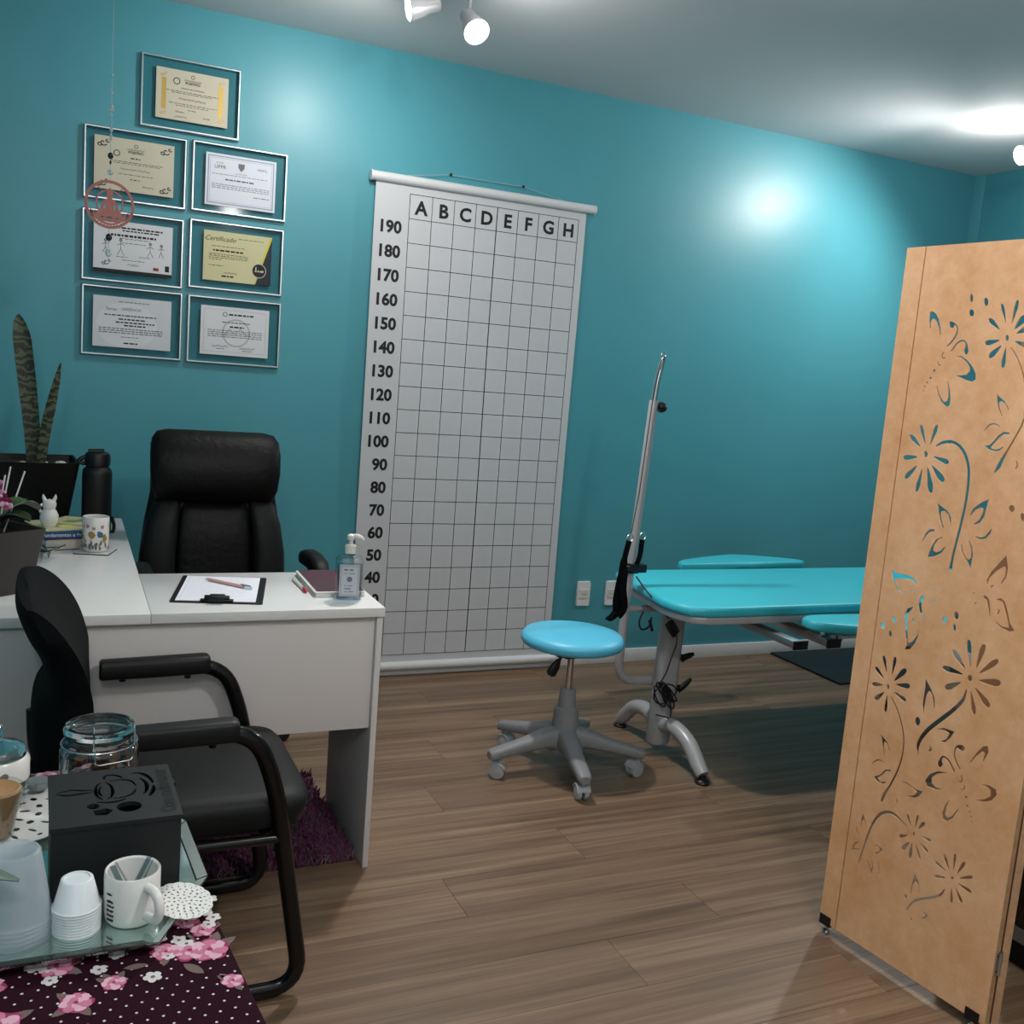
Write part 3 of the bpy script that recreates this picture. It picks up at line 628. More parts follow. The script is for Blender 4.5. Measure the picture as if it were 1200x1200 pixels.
"3211,10102 3307,10138 3261,10084 3248,10008",
"3073,9788 3088,9787 3105,9786 3118,9781 3134,9774 3154,9763 3172,9743 3189,9713 3205,9671 3223,9619 3250,9550 3277,9474 3298,9420 3321,9428 3312,9486 3296,9567 3281,9640 3267,9695 3253,9742 3234,9784 3208,9817 3178,9839 3147,9854 3112,9854 3084,9847 3068,9840",
"3392,9833 3506,9886 3605,9832 3693,9652 3794,9390 3919,9257 3794,9203 3608,9240 3440,9341 3486,9338 3633,9275 3767,9282 3733,9403 3640,9610 3549,9804 3455,9825",
"3452,9650 3525,9610 3514,9543 3459,9506 3488,9577",
"1359,9165 1205,9074 1141,8917 1192,8647 1318,8203 1274,8074 1441,8139 1552,8322 1601,8511 1606,8652 1563,8500 1470,8334 1363,8251 1298,8534 1248,8803 1248,8979 1356,9129",
"1007,7052 1006,7013 989,6984 965,6976 941,6992 928,7026 930,7065 946,7094 971,7102 994,7086",
"3117,7936 3111,7892 3085,7857 3047,7845 3012,7860 2994,7898 2999,7943 3026,7978 3064,7990 3098,7974",
"883,7385 874,7437 856,7508 835,7591 815,7670 789,7717 769,7749 748,7764 731,7768 706,7756 698,7740 693,7714 701,7676 715,7623 755,7553 796,7480 832,7417 860,7374",
"1038,7356 1054,7417 1071,7503 1089,7602 1107,7697 1105,7758 1101,7800 1089,7824 1076,7835 1049,7832 1034,7818 1018,7791 1008,7747 996,7684 1000,7592 1004,7495 1008,7412 1014,7353",
"825,7211 797,7245 756,7291 706,7343 659,7393 616,7415 585,7429 559,7430 541,7425 520,7403 517,7387 522,7365 543,7340 575,7307 639,7274 706,7239 763,7211 807,7193",
"1125,7233 1176,7274 1241,7335 1313,7407 1381,7476 1410,7530 1428,7568 1427,7597 1418,7616 1386,7633 1362,7631 1330,7619 1297,7589 1251,7543 1209,7461 1163,7375 1127,7299 1106,7243",
"824,7051 782,7053 724,7051 656,7046 591,7042 548,7025 519,7010 501,6992 493,6975 495,6946 505,6934 523,6924 554,6924 597,6927 661,6954 728,6982 785,7008 825,7030",
"1181,7151 1232,7146 1302,7146 1383,7151 1460,7154 1510,7175 1545,7192 1565,7214 1574,7234 1572,7269 1562,7284 1540,7296 1505,7297 1454,7295 1378,7263 1298,7231 1230,7199 1181,7172",
"872,6878 831,6853 778,6814 719,6767 661,6722 635,6683 619,6655 618,6632 624,6617 649,6600 667,6598 693,6604 721,6624 759,6654 797,6712 837,6773 869,6826 889,6866",
"1161,6955 1199,6932 1254,6903 1320,6872 1382,6842 1431,6835 1465,6833 1491,6841 1507,6851 1521,6878 1519,6893 1507,6912 1480,6927 1438,6947 1365,6956 1288,6967 1222,6974 1172,6976",
"960,6819 952,6764 945,6687 937,6597 929,6511 937,6457 945,6420 958,6400 972,6392 998,6399 1011,6413 1023,6439 1029,6479 1034,6536 1021,6617 1008,6702 996,6774 985,6825",
"3034,8165 3031,8246 3021,8357 3006,8486 2992,8608 2968,8685 2948,8737 2926,8765 2907,8776 2877,8766 2865,8745 2857,8707 2861,8650 2870,8568 2908,8453 2948,8332 2984,8230 3014,8158",
"3179,8186 3209,8259 3244,8362 3280,8482 3315,8595 3321,8672 3322,8724 3311,8756 3296,8772 3261,8774 3241,8759 3218,8729 3199,8676 3176,8601 3169,8485 3160,8364 3157,8260 3159,8186",
"2919,8092 2886,8146 2834,8218 2771,8300 2710,8378 2656,8417 2616,8442 2583,8448 2560,8444 2533,8419 2529,8397 2535,8365 2562,8327 2603,8275 2685,8217 2771,8156 2846,8108 2903,8076",
"2873,7957 2812,7976 2724,7995 2619,8012 2518,8030 2447,8023 2396,8015 2364,7998 2346,7980 2338,7944 2348,7925 2373,7907 2420,7896 2487,7885 2594,7897 2706,7909 2801,7923 2869,7937",
"3272,8086 3333,8131 3414,8197 3504,8277 3589,8351 3633,8412 3661,8456 3669,8489 3667,8511 3642,8533 3619,8533 3586,8521 3545,8488 3488,8438 3422,8346 3352,8249 3295,8163 3258,8098",
"3280,7921 3345,7912 3436,7908 3542,7910 3641,7911 3707,7935 3752,7954 3778,7981 3791,8005 3790,8049 3776,8068 3749,8084 3703,8087 3637,8086 3539,8050 3434,8013 3344,7975 3280,7941",
"2850,7761 2794,7743 2720,7712 2636,7670 2554,7631 2510,7589 2481,7558 2470,7528 2470,7506 2490,7475 2510,7467 2540,7466 2579,7482 2633,7509 2698,7573 2767,7639 2823,7699 2860,7745",
"3209,7726 3246,7671 3304,7601 3375,7524 3442,7451 3500,7418 3542,7398 3577,7398 3601,7405 3627,7437 3630,7461 3623,7494 3594,7529 3549,7578 3461,7626 3369,7678 3286,7718 3223,7743",
"3116,7627 3124,7558 3141,7465 3163,7357 3184,7254 3214,7193 3236,7152 3260,7133 3279,7127 3308,7142 3318,7162 3323,7196 3316,7244 3301,7312 3257,7403 3211,7499 3169,7580 3136,7636",
"1083,6823 1159,6738 1256,6620 1340,6493 1418,6352 1489,6201 1547,6040 1582,5873 1600,5703 1599,5540 1581,5375 1548,5199 1501,5019 1438,4833 1369,4658 1295,4514 1228,4382 1199,4250 1187,4157 1259,4167 1281,4258 1318,4379 1367,4503 1427,4651 1493,4830 1554,5019 1599,5202 1631,5381 1647,5550 1646,5717 1628,5890 1592,6061 1532,6224 1458,6377 1377,6518 1290,6645 1189,6762 1109,6845",
"3001,7636 2983,7569 2961,7476 2927,7386 2883,7305 2825,7218 2754,7123 2669,7018 2571,6905 2472,6790 2372,6673 2270,6554 2179,6438 2108,6330 2050,6228 2005,6132 1974,6041 1956,5956 1950,5876 1972,5802 2005,5742 2033,5703 2054,5715 2048,5765 2038,5831 2041,5898 2052,5962 2074,6035 2108,6113 2150,6199 2204,6290 2270,6388 2355,6497 2454,6613 2554,6730 2651,6847 2748,6963 2834,7073 2905,7175 2964,7272 3010,7370 3031,7475 3036,7572 3035,7638",
"1960,7550 1957,7251 1961,6901 2044,6701 2028,6924 2044,7192 2086,7293 2182,7220 2279,6922 2302,6947 2265,7178 2130,7377",
"1976,6511 1971,6443 1940,6391 1894,6374 1850,6400 1826,6458 1830,6527 1862,6579 1908,6595 1952,6569",
"2406,6479 2618,6572 2876,6580 2795,6396 2670,6245 2559,6232 2695,6324 2751,6483 2626,6523",
"2301,6055 2381,5962 2363,5903 2270,5885 2319,5939",
"952,5826 1024,5557 1120,5354 1150,5347 1078,5541 1082,5671 1184,5617 1253,5497 1274,5523 1173,5686 1034,5764",
"821,4995 855,5033 903,5086 948,5125 985,5143 1024,5150 1058,5151 1092,5144 1124,5129 1147,5118 1164,5138 1142,5152 1109,5170 1071,5181 1029,5181 983,5171 934,5148 884,5102 836,5046 803,5006",
"1377,5050 1217,5005 1080,4801 904,4693 1024,4611 1174,4610 1287,4694 1264,4710 1147,4643 1056,4680 1021,4714 1140,4826 1243,4971 1373,5001",
"1679,4891 1828,4923 2118,4863 2303,4887 2218,4727 2094,4638 1898,4609 2067,4680 2147,4804 2000,4850 1815,4882",
"1626,4445 1677,4386 1652,4284",
"3186,6309 3173,6323 3153,6337 3136,6352 3116,6345 3089,6339 3062,6331 3034,6318 2998,6300 2966,6266 2944,6229 2930,6183 2926,6131 2931,6072 2947,6007 2975,5941 3027,5873 3091,5808 3136,5762 3163,5790 3120,5837 3060,5903 3012,5969 2987,6028 2973,6089 2968,6141 2973,6184 2986,6218 3000,6239 3010,6234 3022,6223 3044,6213 3065,6210 3087,6204 3114,6200 3143,6220 3167,6241 3183,6261",
"2672,5637 2685,5659 2697,5690 2710,5725 2695,5752 2680,5776 2670,5800 2675,5837 2683,5869 2690,5882 2721,5882 2771,5869 2825,5840 2888,5784 2955,5710 3003,5657 3037,5689 2991,5744 2925,5820 2860,5882 2799,5915 2739,5931 2682,5928 2636,5890 2613,5839 2600,5795 2582,5754 2571,5714 2559,5682 2573,5657 2586,5633 2600,5617",
"3361,6030 3465,6273 3605,6495 3717,6553 3756,6418 3674,6170 3651,6161 3663,6349 3606,6378 3475,6210 3388,6041",
"3698,5642 3870,5697 4046,5670 4091,5556 3989,5379 3815,5277 3628,5241 3823,5341 3942,5459 3922,5585 3809,5645",
"2867,5587 2597,5510 2411,5358 2307,5156 2383,5045 2592,5062 2806,5144 2620,5126 2497,5181 2483,5316 2606,5454",
"2998,4995 2915,4813 2858,4578 2897,4455 3011,4443 3152,4604 3259,4859 3231,4847 3113,4621 3014,4542 2951,4584 2955,4796",
"3177,5645 3191,5622 3210,5591 3220,5564 3219,5543 3211,5522 3205,5512 3197,5510 3178,5513 3162,5516 3151,5492 3166,5487 3189,5481 3218,5487 3239,5513 3251,5544 3253,5579 3238,5611 3215,5642 3198,5663",
"3290,5453 3297,5437 3307,5416 3309,5399 3305,5386 3294,5369 3285,5358 3276,5354 3262,5354 3251,5353 3244,5332 3255,5330 3274,5329 3295,5336 3315,5354 3331,5378 3340,5406 3334,5432 3321,5454 3312,5469",
"3425,5222 3416,5192 3389,5174 3363,5181 3359,5209 3379,5236 3408,5242",
"3479,5040 3473,5019 3454,5006 3436,5011 3433,5031 3447,5050 3467,5054",
"3549,4917 3544,4902 3531,4893 3518,4896 3516,4910 3526,4924 3540,4927",
"3598,4830 3594,4814 3580,4805 3567,4809 3565,4823 3575,4836 3590,4839",
"3626,4723 3622,4710 3611,4703 3601,4706 3599,4717 3607,4728 3619,4730",
"2254,3794 2254,3759 2244,3733 2227,3726 2211,3739 2200,3769 2200,3804 2211,3830 2227,3837 2244,3823",
"3388,3236 3385,3208 3369,3184 3346,3172 3325,3178 3314,3198 3318,3226 3334,3250 3357,3262 3377,3256",
"2135,3928 2121,3963 2099,4011 2074,4067 2051,4121 2027,4151 2009,4171 1994,4178 1982,4179 1966,4167 1963,4155 1963,4135 1973,4110 1989,4074 2025,4029 2062,3982 2093,3942 2117,3914",
"2245,3960 2255,4001 2266,4058 2279,4125 2292,4188 2291,4228 2289,4256 2281,4271 2272,4277 2254,4273 2244,4263 2233,4244 2226,4214 2218,4172 2220,4111 2221,4048 2223,3994 2225,3955",
"2332,3953 2360,3977 2394,4013 2432,4056 2468,4096 2481,4127 2488,4150 2484,4166 2476,4177 2454,4186 2439,4185 2420,4177 2402,4159 2378,4132 2359,4085 2340,4035 2324,3991 2316,3959",
"2068,3685 2036,3677 1992,3661 1941,3641 1892,3623 1863,3599 1844,3580 1835,3561 1833,3546 1841,3524 1851,3516 1867,3513 1890,3520 1923,3533 1966,3569 2010,3607 2048,3641 2074,3668",
"2442,3807 2470,3798 2510,3789 2558,3780 2602,3771 2636,3777 2660,3783 2676,3795 2686,3807 2693,3830 2690,3842 2681,3854 2661,3859 2631,3865 2581,3856 2528,3846 2482,3837 2448,3827",
"2132,3538 2099,3508 2059,3464 2014,3411 1970,3360 1955,3322 1946,3294 1951,3275 1959,3263 1986,3254 2004,3256 2026,3267 2048,3289 2076,3323 2098,3381 2122,3441 2139,3493 2148,3532",
"2200,3542 2189,3488 2178,3413 2167,3327 2156,3244 2162,3194 2169,3160 2182,3143 2196,3137 2223,3146 2237,3161 2250,3188 2257,3226 2264,3281 2253,3356 2243,3435 2232,3502 2221,3548",
"2315,3543 2329,3501 2350,3444 2375,3378 2399,3314 2423,3278 2441,3254 2458,3244 2470,3243 2487,3256 2491,3270 2492,3292 2482,3322 2466,3364 2429,3418 2391,3475 2359,3523 2334,3557",
"2413,3634 2438,3611 2476,3582 2519,3548 2560,3515 2595,3503 2619,3496 2639,3499 2651,3505 2665,3523 2665,3536 2659,3552 2641,3569 2613,3590 2562,3608 2508,3627 2461,3643 2427,3653",
"3262,3359 3244,3402 3217,3462 3184,3531 3153,3597 3123,3633 3100,3657 3081,3665 3066,3666 3048,3650 3044,3634 3046,3610 3059,3578 3080,3534 3126,3481 3173,3424 3214,3376 3245,3344",
"3355,3401 3361,3455 3367,3529 3372,3616 3378,3699 3372,3750 3365,3785 3355,3804 3344,3811 3324,3803 3314,3789 3305,3763 3301,3725 3297,3670 3308,3593 3318,3511 3328,3442 3337,3394",
"3203,3292 3166,3312 3112,3338 3049,3368 2989,3397 2943,3406 2911,3411 2887,3407 2873,3400 2862,3381 2866,3368 2878,3353 2905,3338 2946,3319 3015,3306 3086,3291 3148,3279 3192,3273",
"3465,3388 3491,3430 3524,3489 3561,3558 3597,3623 3610,3668 3618,3700 3615,3720 3608,3730 3588,3733 3574,3726 3556,3709 3538,3679 3515,3636 3495,3568 3474,3496 3458,3435 3448,3391",
"3180,3149 3146,3145 3098,3137 3042,3125 2988,3115 2953,3096 2928,3082 2913,3065 2906,3051 2906,3029 2913,3021 2928,3015 2953,3019 2989,3026 3042,3054 3098,3084 3146,3110 3180,3130",
"3529,3291 3569,3306 3625,3330 3690,3360 3751,3388 3789,3417 3815,3438 3828,3459 3833,3473 3828,3494 3817,3499 3798,3500 3770,3488 3729,3470 3672,3426 3612,3380 3560,3339 3524,3307",
"3505,3151 3543,3135 3599,3117 3664,3098 3726,3080 3772,3081 3805,3084 3828,3094 3842,3106 3852,3132 3848,3146 3835,3161 3808,3172 3767,3184 3697,3182 3624,3180 3560,3177 3513,3171",
"3455,3029 3473,2988 3501,2933 3535,2870 3567,2809 3597,2778 3620,2758 3640,2753 3654,2755 3673,2773 3677,2789 3675,2812 3662,2841 3640,2881 3594,2927 3546,2976 3503,3017 3471,3044",
"3355,2982 3356,2933 3360,2867 3364,2789 3368,2715 3380,2670 3389,2640 3402,2626 3412,2621 3431,2631 3439,2645 3445,2669 3444,2704 3441,2753 3423,2820 3404,2890 3387,2949 3374,2991",
"2017,3880 1972,3907 1905,3944 1833,3979 1760,4011 1681,4040 1599,4056 1516,4050 1434,4028 1358,3994 1289,3947 1227,3888 1170,3813 1118,3721 1070,3615 1026,3497 986,3359 950,3208 919,3067 895,2949 876,2841 857,2727 834,2585 811,2436 795,2331 832,2339 853,2445 881,2594 909,2737 930,2851 951,2958 977,3076 1010,3215 1048,3364 1089,3497 1136,3608 1187,3706 1238,3785 1285,3843 1331,3885 1382,3919 1441,3949 1506,3971 1573,3980 1647,3975 1727,3956 1804,3933 1879,3906 1949,3875 1999,3855",
"737,3660 711,3443 737,3276 763,3288 751,3444 788,3512 854,3422 885,3299 908,3327 874,3465",
"595,3224 605,3190 621,3142 642,3097 675,3065 711,3038 737,3020 752,3036 729,3057 697,3086 669,3119 646,3158 627,3203 613,3235",
"718,2888 612,2794 545,2577 809,2696 785,2720 634,2655 648,2776 731,2860",
"1131,2980 1283,3051 1460,3024 1334,2852 1209,2785 1343,2917 1351,2989 1252,3003",
"1035,2547 1116,2381 1226,2230 1252,2414 1204,2619 1183,2602 1210,2410 1189,2366 1066,2552",
"1339,2624 1357,2593 1381,2549 1399,2502 1408,2449 1412,2391 1415,2349 1433,2356 1435,2400 1436,2461 1430,2520 1408,2569 1380,2611 1359,2640",
"3193,2872 3175,2831 3151,2774 3121,2725 3086,2682 3039,2637 2984,2590 2920,2541 2846,2491 2770,2440 2694,2389 2615,2337 2541,2279 2479,2213 2427,2144 2383,2073 2348,1992 2323,1911 2307,1856 2345,1856 2367,1911 2397,1988 2433,2059 2474,2118 2521,2176 2575,2229 2639,2279 2714,2329 2790,2380 2866,2431 2943,2483 3013,2536 3073,2590 3125,2644 3170,2703 3197,2770 3211,2831 3217,2873",
"2408,2865 2357,2616 2357,2320 2385,2328 2393,2552 2439,2665 2521,2601 2565,2434 2590,2457 2544,2679",
"2285,2206 2282,2170 2265,2139 2240,2126 2217,2135 2204,2164 2207,2200 2224,2231 2249,2244 2272,2234",
"2500,1735 2497,1718 2486,1702 2469,1693 2454,1694 2447,1706 2450,1723 2462,1739 2478,1748 2493,1746",
"2626,2050 2800,2062 2902,2036 2823,1918 2693,1847 2801,1948 2816,2005 2718,2024")

TH = radians(-83); SU = V((cos(TH), sin(TH), 0)); SN = V((sin(TH), -cos(TH), 0)); SO = V((.535, -2.296, 0))   # SN faces the camera side
t = thing('folding_screen', 'tall folding screen of raw fibreboard with flower and butterfly cut-outs', 'folding screen', SO)
PW0, PW1, PZ0, PZ1, PT = -.014, .462, .03, 1.765, .016
ST = .0035          # thickness of the cut sheet
Ms = frame(SO-SN*PT/2, SU, (0, 0, 1)); Mf = frame(SO-SN*ST/2, SU, (0, 0, 1))
holes = [[tuple(int(c)/10000 for c in p.split(',')) for p in h.split()] for h in HOLES]
gx0, gx1 = .0355, .0405
bm = MB()
def plate(name, x0, x1, hs, thick, m, par, Mx=None):
    me = cutplate([(x0, PZ0), (x1, PZ0), (x1, PZ1), (x0, PZ1)], hs, thick)
    return MB().mesh(me, Mx or Ms).build(name, m, par, smooth=0, weld=True)
pa = plate('panel', gx1-.0008, PW1, [h for h in holes if min(p[0] for p in h) > gx1+.001], ST, M_mdf, t, Mf)
box('rear_stile', (.418, PZ0, -PT/2), (PW1, PZ1, PT/2-ST-.0002), M_mdf, pa, M=Ms)
for za, zb in ((PZ0, .12), (1.72, PZ1)): box('rear_rail', (gx1+.0005, za, -PT/2), (.4175, zb, PT/2-ST-.0002), M_mdf, pa, M=Ms)
plate('stile', PW0, gx0+.0008, [], PT, M_mdf, pa)
mb = MB().box((gx0, PZ0, -PT/2), (gx1, PZ1, PT/2-.005), Ms); mb.build('groove', M_groove, pa)
box('edge_band', (PW1, PZ0, -PT/2), (PW1+.0008, PZ1, PT/2), M_mdfedge, pa, M=Ms)
# second leaf folded back behind the first
TH2 = radians(57); SU2 = V((cos(TH2), sin(TH2), 0)); hinge = SO+SU*PW1-SN*(PT+.008)
Ms2 = frame(hinge, SU2, (0, 0, 1))
pb = box('panel', (.0, PZ0, 0), (.46, PZ1, PT), mat('mdf_board_shaded', '8F6544', .6, noise=(20, .1)), t, M=Ms2)  # same board, its colour darkened to paint in the shade behind the first leaf
box('edge_band', (-.0008, PZ0, 0), (0, PZ1, PT), M_mdfedge, pb, M=Ms2)
for z in (.18, .92, 1.6):
    h = MB(); e = SO+SU*(PW1+.0012)
    Mh = frame(e, -SN, (0, 0, 1))
    h.box((.004, z-.028, -.001), (.032, z+.028, .0012), Mh); h.cyl(e-SN*.016+V((0, 0, z-.028))+SU*.003, e-SN*.016+V((0, 0, z+.028))+SU*.003, .0035, n=10)
    hh = h.build('hinge', M_silver, t)
    for a in (.008, .027):
        for dz in (-.018, .018): MB().lathe([(.0005, 0), (.003, 0), (.0028, .0012), (.0005, .0014)], e-SN*a+V((0, 0, z+dz)), 8, SU).build('screw', M_black, hh)
for x in (.004, .43):
    f = MB().box((x-.016, .024, -PT/2-.003), (x+.018, .05, PT/2+.003), Ms).build('foot_bracket', M_black, t)
    MB().lathe([(.001, 0), (.009, 0), (.011, .004), (.009, .01), (.004, .012), (.004, .026), (.001, .026)], SO+SU*x-SN*PT/2, 16).build('levelling_foot', M_chrome, f)
for x in (.03, .43):
    f = box('foot_bracket', (x-.016, .024, -.003), (x+.018, .05, PT+.003), M_black, t, M=Ms2)
    MB().lathe([(.001, 0), (.009, 0), (.011, .004), (.009, .01), (.004, .012), (.004, .026), (.001, .026)], hinge+V((0, 0, -hinge.z))+SU2*x+(SU2.cross(V((0, 0, 1))))*PT/2, 16).build('levelling_foot', M_chrome, f)

# dark cupboard glimpsed past the screen
t = thing('dark_cupboard', 'dark brown wooden cupboard glimpsed past the right edge of the folding screen', 'cupboard', (1.1, -2.95, 0))
box('carcass', (.9, -3.3, .09), (1.3, -2.52, .8), M_dwood, t, bevel=.003)
box('plinth', (.93, -3.28, 0), (1.28, -2.54, .0895), mat('black_plinth', '0C0A09', .6), t)
box('trim_strip', (.879, -3.3, .09), (.8995, -2.52, .125), mat('grey_strip', '6B655F', .5), t)
box('top_board', (.87, -3.32, .8005), (1.32, -2.5, .825), M_dwood, t, bevel=.004)
for y in (-3.29, -2.905):
    d = box('door', (.881, y, .128), (.8995, y+.38, .795), M_dwood, t, bevel=.002)
    yy = y+.33 if y < -3 else y+.05
    MB().tube([(.881, yy, .42), (.855, yy, .42), (.855, yy, .54), (.881, yy, .54)], .005, 8).build('handle', M_silver, d)

# ------------------------------------------------------------------ treatment table
BX0, BX1, BY0, BY1, BZ = .62, 2.5, -1.415, -.79, .65
t = thing('treatment_table', 'turquoise padded treatment table on a silver-grey column with a tall pole', 'treatment table', (.8, -1.13, 0))
Mz = Matrix.Translation((0, 0, 0))
def pad(outline, z0, z1, r=.012):
    rs = []; n = len(outline); cx = sum(p[0] for p in outline)/n; cy = sum(p[1] for p in outline)/n
    for dz, ins in ((0, r*.8), (r*.3, r*.2), (r, 0), (z1-z0-r*1.2, 0), (z1-z0-r*.4, r*.35), (z1-z0-r*.08, r*1.1), (z1-z0, r*2.2)):
        ring = []
        for x, y in outline:
            d = V((x-cx, y-cy)); L_ = d.length; k = (L_-ins)/L_; ring.append(V((cx+d.x*k, cy+d.y*k, z0+dz)))
        rs.append(ring)
    return MB().rings(rs)
def chamfer_top():
    return [(BX0+.005, BY0+.16)]+[(BX0+.012, BY0+.1), (BX0+.04, BY0+.03), (BX0+.1, BY0+.004)]+[(x, BY0) for x in (BX0+.2, 1.2, 1.9, BX1-.1)]+[(BX1-.04, BY0+.01), (BX1, BY0+.05), (BX1, BY1-.05), (BX1-.05, BY1)]+[(x, BY1) for x in (1.9, 1.2, BX0+.3)]+[(BX0+.13, BY1), (BX0+.09, BY1-.006), (BX0+.07, BY1-.03)]
pad(chamfer_top(), BZ-.036, BZ).build('mattress', M_turq, t, smooth=50)
pad([(x+(.012 if x < 1.5 else -.012), y) for x, y in chamfer_top()], BZ-.062, BZ-.037, .005).build('bed_frame', M_greymet, t, smooth=50)
def armboard(name, pts, z, lbl):
    o = pad([tuple(p)[:2] for p in spline([(a, b, 0) for a, b in pts], 4)[:-1]], z, z+.035, .01).build(name, M_turq, t, smooth=50); o['label'] = lbl; return o
armboard('arm_board', [(1.07, -.72), (1.12, -.63), (1.4, -.52), (1.52, -.51), (1.68, -.58), (1.77, -.65), (1.72, -.69), (1.55, -.7), (1.35, -.705), (1.2, -.715), (1.07, -.72)], BZ-.03, 'rounded turquoise arm board on the wall side')
ab = armboard('arm_board', [(1.08, -1.5), (1.095, -1.45), (1.18, -1.43), (1.4, -1.44), (1.6, -1.45), (1.72, -1.47), (1.75, -1.53), (1.68, -1.6), (1.5, -1.68), (1.36, -1.66), (1.2, -1.59), (1.1, -1.54), (1.08, -1.5)], .585, 'rounded turquoise arm board on the near side')
# sliding rails under the near side
for i, x in enumerate((.978, 1.125)):
    r = MB().box((x, -1.555, .535), (x+.045, -.82, .56)).build('rail', M_silver, t, bevel=.002)
    box('rail_cap', (x-.003, -1.562, .532), (x+.058, -1.555, .563), M_black, r, bevel=.001)
rb = MB(); rb.box((.96, -1.2, .56), (1.2, -1.17, BZ-.06)); rb.build('rail_bracket', M_black, t); rb = MB(); rb.box((.96, -.86, .56), (1.2, -.83, BZ-.06)); rb.build('rail_bracket', M_black, t)
p_ = MB(); p_.cyl((1.15, -1.5, .56), (1.15, -1.5, .59), .014, n=16); p_.box((1.12, -1.53, .556), (1.21, -1.47, .57)); p_.cyl((1.6, -1.54, .56), (1.6, -1.54, .59), .012, n=12); p_.box((1.19, -1.535, .556), (1.62, -1.51, .566)); p_.build('board_support', M_chrome, ab)
k = MB(); k.lathe([(.001, 0), (.014, 0), (.02, .004), (.02, .022), (.012, .028), (.001, .028)], (1.205, -1.5, .552), 8, (.6, -1, -.3)); k.build('clamp_knob', M_black, ab)
# column, feet
def column(cx, parent):
    c = MB(); c.loft([((cx+.012, -1.1, z), (.055, 0, 0), (0, .045, 0), 2.6) for z in (.0, .6)], 28)
    c = MB(); c.loft([((cx+dx, -1.1, z), (r, 0, 0), (0, r*.85, 0), 2.4) for z, r, dx in ((.045, .042, 0), (.05, .045, 0), (.19, .045, .004), (.2, .046, .004), (.58, .047, .016), (BZ-.06, .047, .016))], 28)
    o = c.build('column', M_greymet, parent)
    for s in (-1, 1):
        f = MB(); f.tube(spline([(cx, -1.1+s*.02, .12), (cx, -1.1+s*.1, .14), (cx+.005, -1.1+s*.19, .115), (cx+.008, -1.1+s*.26, .055), (cx+.01, -1.1+s*.29, .03)], 6), [.028]*19+[.026]*3+[.024]*3, 16)
        fo = f.build('foot', M_greymet, parent)
        MB().lathe([(.001, 0), (.026, 0), (.028, .005), (.024, .012), (.014, .018), (.012, .03), (.001, .03)], (cx+.01, -1.1+s*.29, 0), 14).build('rubber_pad', M_black, fo)
    return o
cA = column(.775, t); column(2.2, t)
# clamp levers on the column
for z, a in ((.375, .3), (.255, .9)):
    l = MB(); l.cyl((.815, -1.1, z), (.85, -1.1, z), .012, n=12); l.tube([(.845, -1.1, z-.012), (.862, -1.1, z), (.885, -1.1, z+.02*a), (.9, -1.1, z+.035*a)], [.011, .013, .011, .007], 10, flat=((0, 1, 0), .7)); l.build('lever_knob', M_black, t)
# tall traction pole
py = -1.06
def pp(x, z, dy=0): return V((x+.044, py+dy, z))
po = MB().tube(fillet([pp(.592, 1.335), pp(.558, .64), pp(.551, .285), pp(.7, .275)], .1, 8), .0165, 16).build('pole', M_greymet, t)
tp = MB(); tp.tube(spline([pp(.592, 1.33), pp(.598, 1.4), pp(.608, 1.46), pp(.616, 1.492)], 5), [.011]*10+[.01]*4+[.008]*2, 12); tp.build('chrome_tip', M_chrome, po)
MB().tube([V(p) for p in arc(pp(.614, 1.5), .009, -60, 240, 10, (1, 0, 0), (0, 0, 1))], .002, 6).build('hook', M_chrome, po)
kn = MB(); kn.cyl(pp(.592, 1.312), pp(.622, 1.312), .008, n=10); kn.lathe([(.001, -.004), (.016, -.004), (.02, .004), (.02, .016), (.012, .026), (.001, .026)], pp(.618, 1.312), 7, (1, -.2, .05)); kn.build('height_knob', M_black, po, stuff=True)
MB().tube([pp(.556, .56), pp(.7, .56)], .013, 12).build('side_strut', M_greymet, t)
MB().box(pp(.545, .7, -.03), pp(.582, .735, .025)).build('pole_clamp', M_black, po, bevel=.003)
MB().box(pp(.583, .702, -.025), pp(.618, .732, .01)).build('clamp_block', M_black, po, bevel=.002)
MB().lathe([(.001, 0), (.012, 0), (.012, .022), (.001, .022)], pp(.545, .718, -.02), 10, (-1, -.3, 0)).build('clamp_screw', M_black, po)
cd = MB(); cd.tube([pp(.61, 1.495, -.015), pp(.588, 1.43, -.018), pp(.574, 1.33, -.02), pp(.556, 1.0, -.02), pp(.541, .87, -.02), pp(.537, .845, -.02)], .0016, 6); cd.build('traction_cord', M_black, po)
# black traction straps hanging at the pole
s = thing('traction_strap', 'black webbing traction strap with metal rings hanging from the table pole', 'strap', (.58, -1.09, .6))
def web(pts, wds, nrm=(0, -1, 0), th=.003):
    mb = MB()
    for sgn in (1, -1): mb.strip([V(p)+V(nrm).normalized()*th*sgn/2 for p in pts], V(nrm)*sgn, wds)
    a = len(pts)*2
    mb.f += [[2*i, 2*i+2, 2*i+2+a, 2*i+a] for i in range(len(pts)-1)]+[[2*i+1, 2*i+3, 2*i+3+a, 2*i+1+a] for i in range(len(pts)-1)]; mb.mi += [0]*2*(len(pts)-1)
    return mb
web(spline([pp(.532, .822, -.022), pp(.518, .76, -.025), pp(.508, .69, -.03), pp(.498, .61, -.032), pp(.5, .56, -.03), pp(.487, .522, -.015)], 4), [.022]*5+[.03]*4+[.034]*6+[.03]*4+[.018]*2).build('strap_band', M_fabric, s)
web(spline([pp(.588, .83, -.02), pp(.58, .77, -.028), pp(.565, .735, -.034)], 4), .02).build('strap_band', M_fabric, s)
web(spline([pp(.512, .72, -.045), pp(.507, .65, -.05), pp(.52, .58, -.05), pp(.5, .545, -.045)], 4), .03).build('strap_band', M_fabric, s)
